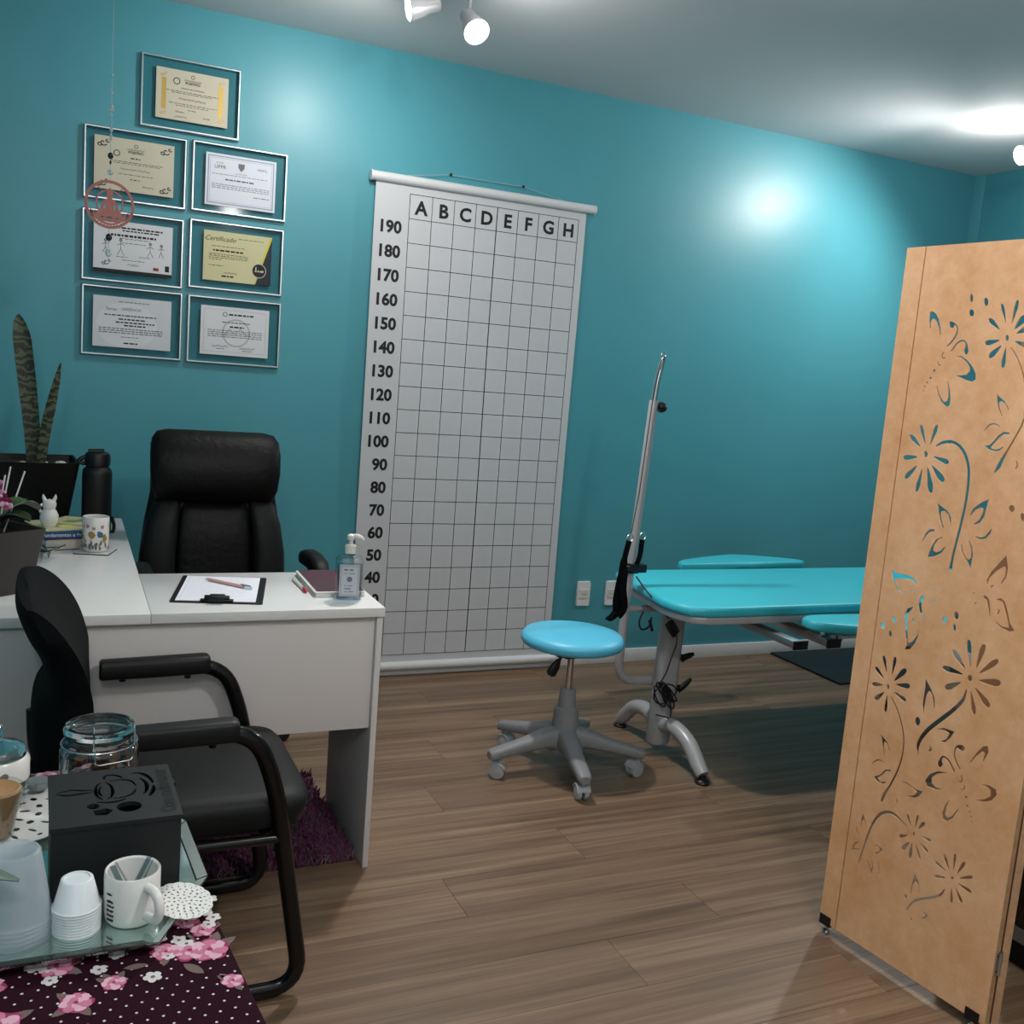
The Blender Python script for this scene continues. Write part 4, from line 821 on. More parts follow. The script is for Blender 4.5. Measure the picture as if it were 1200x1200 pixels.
web(spline([pp(.494, .56, -.03), pp(.486, .54, -.02), pp(.478, .522, -.01)], 4), [.014]*5+[.02]*4, th=.008).build('strap_tail', M_black, s)
for p in (pp(.535, .832, -.02), pp(.589, .84, -.02)):
    MB().tube([p+V((.012*cos(a*pi/8), 0, .014*sin(a*pi/8))) for a in range(16)], .0024, 6, closed=True).build('ring', M_chrome, s)
MB().tube(spline([pp(.625, .555, -.02), pp(.61, .515, -.02), pp(.625, .485, -.02), pp(.655, .495, -.02), pp(.662, .53, -.02)], 5), .0035, 6).build('strap_loop', M_black, s)
MB().tube(spline([pp(.655, .52, -.02), pp(.664, .49, -.025), pp(.668, .48, -.025)], 4), .006, 8).build('strap_end', M_black, s)
# hand control and coiled cable
s = thing('hand_control', 'black hand control hanging on its cable from the head end of the treatment table', 'control', (.72, -1.2, .53))
hc = V((.69, -1.215, .548))
MB().loft([(hc+V((.01*i, .002*i, -.01*i)), (.007, -.004, .021*w_), (.012, .016*w_, 0), 2.5) for i, w_ in enumerate((.5, .9, 1, 1, .9, .6))], 14).build('handset', M_black, s)
MB().tube(spline([pp(.572, .69, -.03), (.628, -1.15, .65), (.65, -1.2, .615), (.672, -1.225, .595), (.69, -1.23, .61), (.672, -1.225, .58), (.69, -1.22, .562)], 5), .003, 6).build('cable', M_black, s)
MB().tube(spline([(.73, -1.21, .51), (.74, -1.21, .47), (.728, -1.2, .4), (.722, -1.19, .35), (.722, -1.165, .31)], 5), .0024, 6).build('cable', M_black, s)
R = random.Random(3); cb = MB()
for i in range(11):
    c = V((.732+R.uniform(-.018, .018), -1.175+R.uniform(-.006, .008), .262+R.uniform(-.02, .022))); a = R.uniform(.026, .046); b = R.uniform(.022, .042); ph = R.uniform(0, 3)
    cb.tube([c+V((a*cos(k*pi/9+ph)*.9, -.012*i/9+.004*sin(k*pi/4.5+i), b*sin(k*pi/9+ph*.3))) for k in range(18)], .003, 6, closed=True)
cb.tube(spline([(.75, -1.18, .25), (.77, -1.175, .2), (.772, -1.17, .16), (.755, -1.175, .17), (.715, -1.16, .178)], 5), .0026, 6); cb.lathe([(.001, 0), (.009, 0), (.009, .02), (.001, .022)], (.772, -1.17, .14), 10)
cb.build('coiled_cable', M_black, s, stuff=True)

# ------------------------------------------------------------------ stool
sx, sy = .341, -1.15
t = thing('stool', 'round sky-blue padded stool on a grey five-star castor base', 'stool', (sx, sy, 0))
MB().lathe([(.001, .458), (.16, .458), (.177, .465), (.184, .478), (.182, .492), (.17, .504), (.135, .511), (.07, .514), (.001, .515)], (sx, sy, 0), 48).build('seat', M_blue, t, smooth=60)
b = MB(); b.box((sx-.09, sy-.075, .438), (sx+.09, sy+.075, .458)); b.box((sx-.04, sy-.035, .418), (sx+.04, sy+.035, .432)); b.build('seat_plate', M_black, t, bevel=.004)
l = MB(); l.tube([(sx-.02, sy-.03, .432), (sx-.055, sy-.03, .428), (sx-.066, sy-.03, .41)], .006, 8); l.tube([(sx-.063, sy-.03, .418), (sx-.075, sy-.03, .395), (sx-.09, sy-.03, .37), (sx-.095, sy-.03, .362)], [.009, .018, .02, .01], 12, flat=((0, 1, 0), .6)); l.build('lever', M_black, t)
MB().cyl((sx, sy, .28), (sx, sy, .42), .0125, n=20).build('gas_lift', M_chrome, t)
MB().lathe([(.001, .3), (.026, .3), (.028, .298), (.033, .235), (.036, .233), (.043, .228), (.05, .14), (.052, .1), (.05, .07), (.001, .07)], (sx, sy, 0), 28).build('column_cover', M_greypl, t)
st_ang = [182, 258, 334, 46, 118]
for a in st_ang:
    ca, sa = cos(radians(a)), sin(radians(a)); d = V((ca, sa, 0)); n_ = V((-sa, ca, 0)); B = V((sx, sy, 0))
    MB().loft([(B+d*r+V((0, 0, z)), n_*w_, V((0, 0, h)), 3) for r, z, w_, h in ((.03, .12, .038, .045), (.08, .122, .033, .034), (.16, .105, .028, .024), (.255, .088, .025, .019), (.285, .082, .023, .018), (.293, .08, .016, .013))], 18).build('base_arm', M_greypl, t)
    pv = B+d*.272; w_ang = radians(a+70+37*(a % 5)); wd = V((cos(w_ang), sin(w_ang), 0)); ax = V((-wd.y, wd.x, 0))
    c = MB(); c.cyl(pv+V((0, 0, .05)), pv+V((0, 0, .075)), .007, n=10); co = c.build('castor', M_greycast, t)
    for k in (-1, 1): MB().lathe([(.001, -.009), (.02, -.009), (.0265, -.007), (.0275, 0), (.0265, .007), (.018, .0095), (.001, .0095)], pv+wd*.014+ax*k*.0125+V((0, 0, .0275)), 20, ax*k).build('wheel', M_greycast, co)
    h = MB(); 
    h.rings([[pv+wd*.014+V((0, 0, .0275))+ax*y+(wd*cos(q)+V((0, 0, 1))*sin(q))*rr for q in [radians(20+16*i) for i in range(10)] for rr in (.03,)]+[pv+wd*.014+V((0, 0, .0275))+ax*y+(wd*cos(q)+V((0, 0, 1))*sin(q))*.027 for q in [radians(164-16*i) for i in range(10)]] for y in (-.024, .024)])
    h.build('castor_hood', M_greycast, co)

# ------------------------------------------------------------------ dark mat
tag(MB().prism(rrect(2.19, -.545, 3.15, -.016, .004), 0, .012).build('exercise_mat', M_mat, origin=(2.6, -.3, 0), bevel=.003), 'dark green-black flat mat on the floor against the baseboard under the table', 'mat')

# ------------------------------------------------------------------ desk
DZ = .745
t = thing('desk', 'white L-shaped laminate desk with grey-white front panel', 'desk', (-.9, -1.4, 0))
box('desktop', (-1.1065, -1.655, DZ-.025), (-.515, -1.2, DZ), M_desk, t, bevel=.0015)
box('desktop', (-1.72, -1.655, DZ-.025), (-1.1075, -.24, DZ), M_desk, t, bevel=.0015)['label'] = 'wing of the desktop running back along the left'
box('front_panel', (-1.7, -1.632, .402), (-.5345, -1.615, DZ-.0255), M_deskin, t, bevel=.001)
ep = box('end_panel', (-.534, -1.648, .0), (-.518, -1.21, DZ-.0255), M_deskin, t, bevel=.001); ep['label'] = 'full-height end panel on the right'
box('end_panel', (-1.7, -1.632, .0), (-1.2, -1.616, .4015), M_deskin, t, bevel=.001)
box('end_panel', (-1.7, -.27, 0), (-1.12, -.254, DZ-.0255), M_deskin, t, bevel=.001)
box('back_panel', (-1.718, -1.61, .3), (-1.702, -.275, DZ-.0255), M_deskin, t, bevel=.001)

# shaggy rug
t = thing('shaggy_rug', 'purple shaggy rug lying under the white desk', 'rug', (-.95, -1.3, 0))
box('backing', (-1.35, -1.6, 0), (-.548, -1.04, .006), mat('rug_backing', '2A0A22', .9), t)
R = random.Random(5); mb = MB()
for i in range(11000):
    x, y = R.uniform(-1.36, -.548), R.uniform(-1.61, -1.035); h = R.uniform(.02, .042); a = R.uniform(0, 2*pi); q = R.uniform(0, 2*pi); lean = R.uniform(.004, .026); w_ = .0042
    if x > -.575: lean = min(lean, .01)
    tip = V((min(x+lean*cos(q), -.5365), y+lean*sin(q), h)); b0 = V((x, y, .005)); dx = V((cos(a), sin(a), 0))*w_
    mid = b0.lerp(tip, .55)+V((0, 0, .006))
    mb.add([b0-dx, b0+dx, mid+dx*.9, mid-dx*.9, tip], [(0, 1, 2, 3), (3, 2, 4)])
o = mb.build('pile', M_plum, t, smooth=0); o['kind'] = 'stuff'

# ------------------------------------------------------------------ executive chair behind the desk
ex, ey = -.83, -.72
t = thing('executive_chair', 'black leather high-back executive chair behind the white desk', 'chair', (ex, ey, 0))
def bk(z): return ey+.045+.16*(z-.45)*.55            # backrest plane leaning away towards the wall
X_ = V((1, 0, 0)); Y_ = V((0, 1, 0)); Z_ = V((0, 0, 1))
MB().loft([((ex, bk(z)+.03, z), X_*w_, Y_*d, 4.5) for z, w_, d in ((.42, .2, .03), (.46, .235, .045), (.56, .243, .05), (.68, .24, .05), (.8, .226, .05), (.9, .208, .048), (.98, .208, .048), (1.06, .21, .046), (1.09, .2, .035), (1.1, .18, .02))], 40).build('backrest_shell', M_leather, t, smooth=60)
MB().loft([((ex, bk(z)-.022+dy, z), X_*w_, Y_*d, 3.6) for z, w_, d, dy in ((.872, .16, .008, .01), (.885, .195, .034, 0), (.92, .208, .052, -.005), (.98, .214, .06, -.01), (1.04, .215, .056, -.006), (1.085, .21, .042, .004), (1.108, .195, .026, .012), (1.116, .16, .01, .016))], 40).build('head_cushion', M_leather, t, smooth=60)
MB().loft([((ex, bk(z)-.015, z), X_*w_, Y_*d, 4) for z, w_, d in ((.45, .1, .01), (.48, .125, .03), (.6, .128, .036), (.74, .126, .034), (.84, .115, .03), (.875, .1, .012))], 32).build('back_cushion', M_leather, t, smooth=60)
for s in (-1, 1):
    o = MB().loft([((ex+s*cx, bk(z)-.016+.0*s, z), X_*w_+Y_*(-s*-.006), Y_*d, 3) for z, cx, w_, d in ((.45, .175, .03, .012), (.48, .18, .054, .044), (.58, .186, .058, .052), (.7, .184, .056, .052), (.8, .172, .052, .046), (.865, .158, .045, .034), (.89, .15, .03, .012))], 24).build('side_bolster', M_leather2, t, smooth=60)
    ax_ = .29 if s > 0 else .246; az = .04 if s > 0 else .0
    a = MB(); a.tube(fillet([(ex+s*.2, ey+.02, .5), (ex+s*(ax_-.005), ey, .52), (ex+s*ax_, ey-.09, .6+az*.5), (ex+s*(ax_-.005), ey-.2, .65+az)], .06), .016, 12, flat=((0, 0, 1), .8)); ao = a.build('arm_frame', M_black, t)
    MB().loft([((ex+s*ax_, ey-.05-.28*k, .66+az+h), X_*.029*w_, Z_*.03*w_, 2.8) for k, h, w_ in ((0, .0, .5), (.08, .008, .85), (.3, .018, 1), (.6, .022, 1), (.85, .014, 1), (.97, .0, .8), (1.02, -.01, .4))], 20).build('arm_pad', M_leather2, t, smooth=60)
MB().loft([((ex, ey-.2, z), X_*w_, Y_*d, 4) for z, w_, d in ((.4, .2, .2), (.42, .245, .245), (.47, .255, .255), (.5, .245, .245), (.51, .2, .2))], 40).build('seat', M_leather, t, smooth=60)
MB().lathe([(.001, .4), (.05, .4), (.05, .37), (.028, .36), (.028, .16), (.04, .15), (.045, .07), (.001, .07)], (ex, ey, 0), 20).build('gas_column', M_black, t)
for k in range(5):
    a = radians(10+72*k); d = V((cos(a), sin(a), 0)); n_ = V((-sin(a), cos(a), 0)); B = V((ex, ey, 0))
    MB().loft([(B+d*r+Z_*z, n_*w_, Z_*h, 3) for r, z, w_, h in ((.03, .11, .032, .032), (.15, .1, .026, .024), (.26, .08, .022, .016), (.275, .078, .012, .01))], 14).build('base_arm', M_black, t)
    c = MB()
    for q in (-1, 1): c.lathe([(.001, -.009), (.024, -.009), (.028, 0), (.024, .009), (.001, .009)], B+d*.265+n_*q*.012+Z_*.028, 16, n_)
    c.cyl(B+d*.265+Z_*.02, B+d*.265+Z_*.075, .009, n=8); c.build('castor', M_black, t)

# ------------------------------------------------------------------ visitor chair, facing right
YN, YF = -2.14, -1.68
t = thing('visitor_chair', 'black visitor chair with tubular sled legs beside the front of the desk', 'chair', (-1.03, -1.91, 0))
Fp = [(.455, -1.245, -1.345), (.5, -1.25, -1.358), (.58, -1.254, -1.362), (.65, -1.258, -1.36), (.68, -1.259, -1.345), (.71, -1.262, -1.335), (.76, -1.276, -1.35), (.8, -1.294, -1.372), (.85, -1.325, -1.39), (.88, -1.348, -1.392), (.9, -1.368, -1.39)]
rs = []
Fp = [tuple(p) for p in spline(Fp, 4)]
for z, f, b in Fp:
    w_ = .235 if z < .82 else .235-(z-.82)*.35
    ring = []; sg = max(0, min(1, (z-.8)/.1))**2
    ym = (YN+YF)/2; m = 14
    for k in range(m+1):                                   # front face, a little hollow
        s = -1+2*k/m; ring.append(V((f+.022*s*s*.6, ym+s*w_, z-.022*s*s*sg)))
    for k in range(m+1):
        s = 1-2*k/m; dd = (f-b)*(1-.5*abs(s)**4); ring.append(V((f-dd+.022*s*s*.6, ym+s*w_*.97, z-.022*s*s*sg)))
    rs.append(ring)
MB().rings(rs).build('backrest', M_fabric, t, smooth=50)
MB().loft([((-1.035, (YN+YF)/2, z), X_*a, Y_*b, 7) for z, a, b in ((.385, .2, .2), (.392, .225, .222), (.425, .236, .232), (.445, .234, .23), (.458, .222, .218), (.464, .19, .19))], 44).build('seat', M_seat, t, smooth=50)
box('seat_pan', (-1.24, YN+.03, .372), (-.83, YF-.03, .386), M_black, t, bevel=.004)
for y, s in ((YN, -1), (YF, 1)):
    pts = fillet([(-1.2, y, .612), (-.935, y, .616), (-.887, y, .49), (-.812, y, .02), (-1.25, y, .018)], .075, 7)
    MB().tube(pts, .0185, 14, flat=((0, 1, 0), .75)).build('side_frame', M_blackgl, t)
    MB().loft([((x, y, z), Y_*.026*w_, Z_*.0235*w_, 4) for x, z, w_ in ((-1.222, .617, .8), (-1.217, .618, .97), (-1.1, .62, 1), (-.985, .623, 1), (-.974, .623, .95), (-.969, .622, .8))], 18).build('arm_pad', mat('arm_pad_plastic', '111214', .5, spec=.35), t)
    for x in (-1.17, -1.02): MB().cyl((x, y, .588), (x, y, .6), .008, n=8).build('arm_screw', M_black, t)
c = MB(); c.tube([(-1.25, YN, .018), (-1.25, YF, .018)], .0175, 12); c.build('rear_floor_bar', M_blackgl, t)
c = MB()
for x in (-1.2, -.9): c.tube([(x, YN, .375), (x, YF, .375)], .012, 10)
for y in (YN, YF): c.tube([(-1.25, y, .372), (-.87, y, .372)], .012, 10)
c.build('seat_frame', M_blackgl, t)
c = MB()
for y in (YN+.08, YF-.08): c.tube(spline([(-1.2, y, .375), (-1.3, y, .39), (-1.355, y, .45), (-1.365, y, .56)], 4), .011, 8)
c.build('back_bracket', M_black, t)

# ------------------------------------------------------------------ things on the desk
def on(*p): return p
# clipboard
Mc = frame((-1.056, -1.542, DZ), (.226, -.049, 0), (.05, .3, 0)); cw, ch = .232, .31
t = thing('clipboard', 'black clipboard holding a white printed sheet, in the middle of the desk', 'clipboard', tuple(Mc @ V((cw/2, ch/2, 0))))
MB().prism(rrect(0, 0, cw, ch, .006), 0, .003, Mc).build('board', M_black, t)
MB().box((.013, .012, .003), (cw-.018, ch-.008, .0042), Mc).build('paper', mat('bright_paper', 'E8E8F2', .6), t)
k = MB(); M2 = Mc @ Matrix.Translation((0, 0, .0043)); R = random.Random(2)
quad(k, M2, .022, .03, .0228, ch-.02); quad(k, M2, .022, ch-.021, cw-.03, ch-.02)
for i in range(9): scribble(k, M2, .03, cw-.05, ch-.045-.024*i, .0012, R)
k.build('print', M_paleink, t, smooth=0, stuff=True)
c = MB(); c.box((.075, .004, .0043), (.158, .02, .009), Mc); c.cyl(Mc @ V((.085, .016, .012)), Mc @ V((.148, .016, .012)), .007, n=12)
c.box((.098, -.008, .006), (.136, .026, .02), Mc); c.cyl(Mc @ V((.102, .034, .012)), Mc @ V((.132, .034, .012)), .006, n=10); c.build('clip', M_black, t, bevel=.0015)
def pen(name, a, b, label, body_m, tip_m, r=.0045):
    a, b = V(a), V(b); d = (b-a).normalized(); L_ = (b-a).length
    t = thing(name, label, 'pen', tuple((a+b)/2-Z_*r))
    MB().lathe([(.001, .012), (r*.7, .013), (r, .02), (r, L_-.03), (r*.95, L_-.03)], a, 12, d).build('barrel', body_m, t)
    MB().lathe([(.0006, 0), (.001, .003), (r*.7, .012), (r*.72, .014), (.001, .0142)], a, 10, d).build('tip', tip_m, t)
    MB().lathe([(r*.9, L_-.03), (r*1.1, L_-.029), (r*1.1, L_-.004), (r*.7, L_), (.001, L_)], a, 12, d).build('end_cap', M_clearpl if tip_m is M_silver else tip_m, t)
    MB().box((-.001, -.0015, 0), (.001, .0015, .035), Matrix.Translation(b-d*.04+Z_*r*1.15) @ Z_.rotation_difference(d).to_matrix().to_4x4()).build('pocket_clip', tip_m, t)
pen('pen', (-.94, -1.31, DZ+.009), (-.832, -1.442, DZ+.009), 'pale pink ballpoint pen lying on the clipboard sheet', M_pink, M_silver)
pen('pen', (-.692, -1.3, DZ+.0048), (-.69, -1.475, DZ+.0048), 'red and white pen lying left of the maroon notebook', M_ceram, M_red)
t = thing('notebook', 'maroon notebook with white edges next to the hand gel bottle', 'notebook', (-.61, -1.38, DZ))
Mn = frame((-.677, -1.527, DZ), (1, -.02, 0), (.03, 1, 0))
MB().prism(rrect(0, 0, .14, .285, .006), 0, .004, Mn).build('back_cover', M_ceram, t)
MB().box((.003, .003, .004), (.137, .282, .013), Mn).build('pages', mat('clean_pages', 'D5D2CE', .8), t)
MB().prism(rrect(0, 0, .14, .285, .006), .013, .0142, Mn).build('cover_edge', M_ceram, t)
MB().prism(rrect(.008, .014, .14, .285, .004), .0142, .0158, Mn).build('front_cover', M_maroon, t)
# hand gel
t = thing('hand_gel_bottle', 'clear pump bottle of hand gel with white pump at the desk corner', 'bottle', (-.592, -1.553, DZ))
hb = (-.592, -1.553); rt = radians(-12); Mg = Matrix.Translation((hb[0], hb[1], DZ)) @ Matrix.Rotation(rt, 4, 'Z')
def rr(z, a, b, e): return (Mg @ V((0, 0, z)), Mg.to_3x3() @ V((a, 0, 0)), Mg.to_3x3() @ V((0, b, 0)), e)
MB().loft([rr(0, .034, .022, 4), rr(.003, .037, .025, 4.5), (rr(.05, .0375, .0255, 4.5)), rr(.112, .037, .025, 4.5), rr(.12, .033, .022, 4), rr(.124, .02, .018, 2.6), rr(.127, .013, .013, 2), rr(.135, .013, .013, 2)], 36).build('bottle_body', M_clear, t, smooth=50)
MB().loft([rr(.004, .034, .0225, 4.5), rr(.098, .034, .0225, 4.5)], 32).build('gel', pane_glass('gel', 'CFDCE6', 1.3, .05), t, smooth=50)
MB().box((-.027, -.0262, .014), (.027, -.0257, .102), Mg).build('label_plate', mat('pale_label', 'B9BFC8', .6), t)
k = MB(); Ml = Mg @ frame((0, -.0265, .058), (1, 0, 0), (0, 0, 1)); R = random.Random(9)
for d in (0, .003):
    w0, h0 = .0255-d, .0425-d
    for q in ((-w0, -h0, w0, -h0+.0008), (-w0, h0-.0008, w0, h0), (-w0, -h0, -w0+.0008, h0), (w0-.0008, -h0, w0, h0)): quad(k, Ml, *q)
k.add([Ml @ V((.0075*cos(a*pi/10), .004+.0075*sin(a*pi/10), 0)) for a in range(20)], [list(range(20))])
scribble(k, Ml, -.016, .016, .03, .004, R); scribble(k, Ml, -.014, .014, .02, .002, R); scribble(k, Ml, -.014, .014, -.014, .002, R); scribble(k, Ml, -.012, .012, -.022, .003, R); scribble(k, Ml, -.012, .012, -.03, .002, R)
k.build('label_print', M_grayink, t, smooth=0, stuff=True)
p = MB(); p.lathe([(.001, .13), (.0155, .13), (.0155, .15), (.012, .153), (.006, .154), (.005, .166), (.001, .166)], (hb[0], hb[1], DZ), 24)
pump = p.build('pump_collar', M_ceram, t)
p = MB(); c0 = V((hb[0], hb[1], DZ)); p.lathe([(.001, .166), (.009, .166), (.011, .17), (.0105, .178), (.006, .182), (.001, .183)], c0, 18); p.tube(spline([c0+V((0, 0, .176)), c0+V((.016, -.006, .177)), c0+V((.027, -.01, .172)), c0+V((.03, -.0115, .166))], 4), [.0065]*8+[.005]*5, 10); p.build('pump_head', M_ceram, t)
MB().cyl(c0+V((0, 0, .012)), c0+V((0, 0, .13)), .0025, n=8).build('dip_tube', M_clearpl, t)
# mug and coaster
t = thing('coaster', 'square white coaster with dark edge under the floral mug', 'coaster', (-1.213, -.885, DZ))
Mk = frame((-1.213, -.878, DZ), (.13, -.04, 0), (.04, .13, 0))
MB().prism(rrect(-.052, -.052, .052, .052, .004), 0, .003, Mk).build('base', M_black, t)
MB().prism(rrect(-.051, -.051, .051, .051, .004), .003, .004, Mk).build('top', M_ceram, t)
def mug(name, label, c, r, h, rb, print_fn, hang, mtl=M_ceram):
    t = thing(name, label, 'mug', c); c = V(c)
    MB().lathe([(.001, .001), (rb*.9, .001), (rb, .005), (r, h*.25), (r, h-.002), (r-.0015, h), (r-.004, h-.002), (r-.0045, .01), (.001, .007)], c, 40).build('body', mtl, t, smooth=50)
    d = V((cos(hang), sin(hang), 0)); hd = MB()
    hd.tube(spline([c+d*(r-.002)+Z_*h*.8, c+d*(r+.018)+Z_*h*.78, c+d*(r+.027)+Z_*h*.55, c+d*(r+.02)+Z_*h*.28, c+d*(r-.002)+Z_*h*.22], 6), .006, 12, flat=(d.cross(Z_), 1.0)); hd.build('handle', mtl, t)
    print_fn(t, c, r, h); return t
def wrapblob(mb, c, r, a, z, rx, rz, n=9, irr=.25, R=random):
    vs = []
    for k in range(n):
        q = 2*pi*k/n; f = 1+R.uniform(-irr, irr); aa = a+rx*f*cos(q)/r; vs.append(c+V((r*cos(aa), r*sin(aa), z+rz*f*sin(q))))
    mb.add([c+V((r*cos(a), r*sin(a), z))]+vs, [(0, 1+k, 1+(k+1) % n) for k in range(n)])
def floral(t, c, r, h):
    R = random.Random(11); mb = MB(); rr_ = r+.0006
    for mi, items in ((0, [(-1.95, .055, .011, .011), (-.9, .045, .008, .013), (.6, .05, .01, .01), (-2.9, .05, .01, .01)]), (1, [(-1.25, .055, .01, .008), (-1.35, .063, .006, .005), (.2, .05, .01, .008), (2.3, .05, .01, .009)]), (2, [(R.uniform(-pi, pi), R.uniform(.016, .095), .0025, .006) for _ in range(34)]), (3, [(R.uniform(-pi, pi), R.uniform(.012, .03), .003, .006) for _ in range(40)]), (4, [(-1.75, .075, .006, .005), (-1.1, .08, .005, .006), (-2.2, .082, .006, .006), (.1, .08, .006, .006)])):
        mb.cur = mi
        for a, z, rx, rz in items: wrapblob(mb, c, rr_+mi*.0001, a, z, rx, rz, R=R)
    mb.build('floral_print', [mat('ochre_print', '9A7A38', .4), mat('blue_print', '3E6488', .4), mat('olive_print', '7E8468', .4), mat('grey_print', '5F6064', .4), mat('coral_print', 'B47A7A', .4)], t, smooth=0, stuff=True)
mug('mug', 'white mug printed with small birds and flowers on a coaster', (-1.213, -.88, DZ+.004), .039, .108, .036, floral, radians(75))
# bottle
t = thing('water_bottle', 'tall black flask with carry loop at the far end of the desk wing', 'bottle', (-1.203, -.56, DZ))
bc = V((-1.203, -.56, DZ))
MB().lathe([(.001, 0), (.044, 0), (.047, .003), (.047, .205), (.045, .218), (.036, .228), (.034, .232), (.001, .232)], bc, 36).build('body', mat('black_powder_coat', '070708', .5, bump=(600, .2, .001)), t, smooth=50)
MB().lathe([(.036, .232), (.04, .233), (.041, .258), (.038, .272), (.03, .278), (.001, .279)], bc, 30).build('lid', M_black, t)
l = MB(); l.tube(fillet([bc+V((.0, 0, .262)), bc+V((-.045, -.008, .26)), bc+V((-.062, -.01, .244)), bc+V((-.04, -.006, .238))], .01), .007, 10); l.tube([bc+V((-.03, -.01, .28)), bc+V((.02, -.01, .282))], .008, 10); l.build('carry_loop', M_black, t)
l = MB(); l.tube(spline([bc+V((.047, -.01, .06)), bc+V((.055, -.02, .03)), bc+V((.05, -.03, .008))], 4), .006, 8); l.build('strap_end', M_black, t)
# snake plant
pc = V((-1.4, -.43, DZ))
t = thing('snake_plant', 'snake plant with two tall banded leaves in a black square pot', 'plant', tuple(pc))
Mp = Matrix.Translation(pc) @ Matrix.Rotation(radians(4), 4, 'Z')
def sqpot(name, M, b, tp, h, m, par, th=.006):
    rs = []
    for r, z in ((b-.003, 0), (b, .003), (tp-.001, h-.002), (tp, h), (tp-th, h), (tp-th-.004, h-.025), (tp-th-.01, h-.026)):
        rs.append([M @ V((x*r, y*r, z)) for x, y in rrect(-1, -1, 1, 1, .08, 3)])
    return MB().rings(rs).build(name, m, par)
po = sqpot('pot', Mp, .098, .135, .235, M_potb, t)
MB().prism(rrect(-.118, -.118, .118, .118, .01), .205, .215, Mp).build('soil', mat('dark_soil', '16110D', .9, bump=(80, .6, .01)), po)
R = random.Random(4)
for i in range(16):
    x, y = R.uniform(-.09, .1), R.uniform(-.1, .05); rr_ = R.uniform(.008, .016)
    MB().ball(Mp @ V((x, y, .217)), rr_, 8, (1.3, 1, .6)).build('pebble', M_stone, t)
def snake_mat():
    m = mat('banded_leaf', '2D3A26', .4); nt = m.node_tree; N = nt.nodes.new; L = nt.links.new; b = nt.nodes['Principled BSDF']
    tc = N('ShaderNodeTexCoord'); wv_ = N('ShaderNodeTexWave'); wv_.bands_direction = 'Z'; wv_.inputs['Scale'].default_value = 12; wv_.inputs['Distortion'].default_value = 9; wv_.inputs['Detail'].default_value = 3; wv_.inputs['Detail Scale'].default_value = 2.5
    L(tc.outputs['Object'], wv_.inputs['Vector']); r = N('ShaderNodeValToRGB'); r.color_ramp.elements[0].position = .3; r.color_ramp.elements[0].color = lin('161D14'); r.color_ramp.elements[1].position = .8; r.color_ramp.elements[1].color = lin('4A5438')
    L(wv_.outputs['Fac'], r.inputs[0]); L(r.outputs[0], b.inputs['Base Color']); return m
M_snake = snake_mat(); M_snake_e = mat('leaf_edge', '7D7F48', .5)
def blade(pts, ws, facing, cup=.25):
    mb = MB(); P = [V(p) for p in pts]; rs = []
    for i, p in enumerate(P):
        tv = (P[min(i+1, len(P)-1)]-P[max(i-1, 0)]).normalized(); sd = tv.cross(V(facing)).normalized(); nf = sd.cross(tv).normalized(); w_ = ws[i]/2
        rs.append([p-sd*w_+nf*w_*cup, p-nf*.002, p+sd*w_+nf*w_*cup, p+sd*w_*.98+nf*(w_*cup+.0015), p+nf*.002, p-sd*w_*.98+nf*(w_*cup+.0015)])
    return mb.rings(rs)
def sp_w(ws, m):
    out = []
    for i in range(len(ws)-1): out += [ws[i]+(ws[i+1]-ws[i])*k/m for k in range(m)]
    return out+[ws[-1]]
base = Mp @ V((.0, -.02, .21))
blade(spline([base+V((0, 0, 0)), base+V((-.006, 0, .12)), base+V((-.022, 0, .28)), base+V((-.038, 0, .42)), base+V((-.047, 0, .475)), base+V((-.05, 0, .502))], 5), sp_w([.04, .05, .056, .056, .036, .004], 5), (0, -1, 0)).build('leaf', M_snake, t, smooth=60)
blade(spline([base+V((.02, -.01, 0)), base+V((.03, -.01, .1)), base+V((.048, -.01, .2)), base+V((.066, -.01, .29)), base+V((.078, -.01, .352))], 5), sp_w([.03, .036, .034, .022, .003], 5), (.3, -1, 0)).build('leaf', M_snake, t, smooth=60)
# books
def book(name, label, c, ang, w_, d, h, cover, pages, rot_spine='F', title=None):
    t = thing(name, label, 'book', c, 'books by the mug'); M = Matrix.Translation(c) @ Matrix.Rotation(ang, 4, 'Z')
    MB().box((-w_/2+.003, -d/2+.003, .0025), (w_/2-.003, d/2-.003, h-.0025), M).build('pages', pages, t)
    cv = MB(); cv.box((-w_/2, -d/2, 0), (w_/2, d/2, .0025), M); cv.box((-w_/2, -d/2, h-.0025), (w_/2, d/2, h), M)
    if rot_spine == 'F': cv.box((-w_/2, -d/2-.001, 0), (w_/2, -d/2+.002, h), M)
    if rot_spine == 'R': cv.box((w_/2-.002, -d/2, 0), (w_/2+.001, d/2, h), M)
    cv.build('cover', cover, t)
    if title:
        k = MB(); Mt = M @ frame((0, -d/2-.0016, h/2), (1, 0, 0), (0, 0, 1)); k.mesh(text_mesh(title, h*.75, 'CENTER', .0002), Mt); k.build('spine_lettering', M_ceram, t, smooth=0, stuff=True)
book('book', 'thick book with indigo cover and grey-beige page block, bottom of the stack', (-1.31, -.745, DZ), radians(16), .15, .21, .036, M_darkb, M_pages, 'R')
book('book', 'blue book with white lettering on its spine, lying on the thick indigo book', (-1.305, -.745, DZ+.0362), radians(8), .17, .2, .02, M_blueb, M_pages, 'F', 'Fundamentos e Práticas')
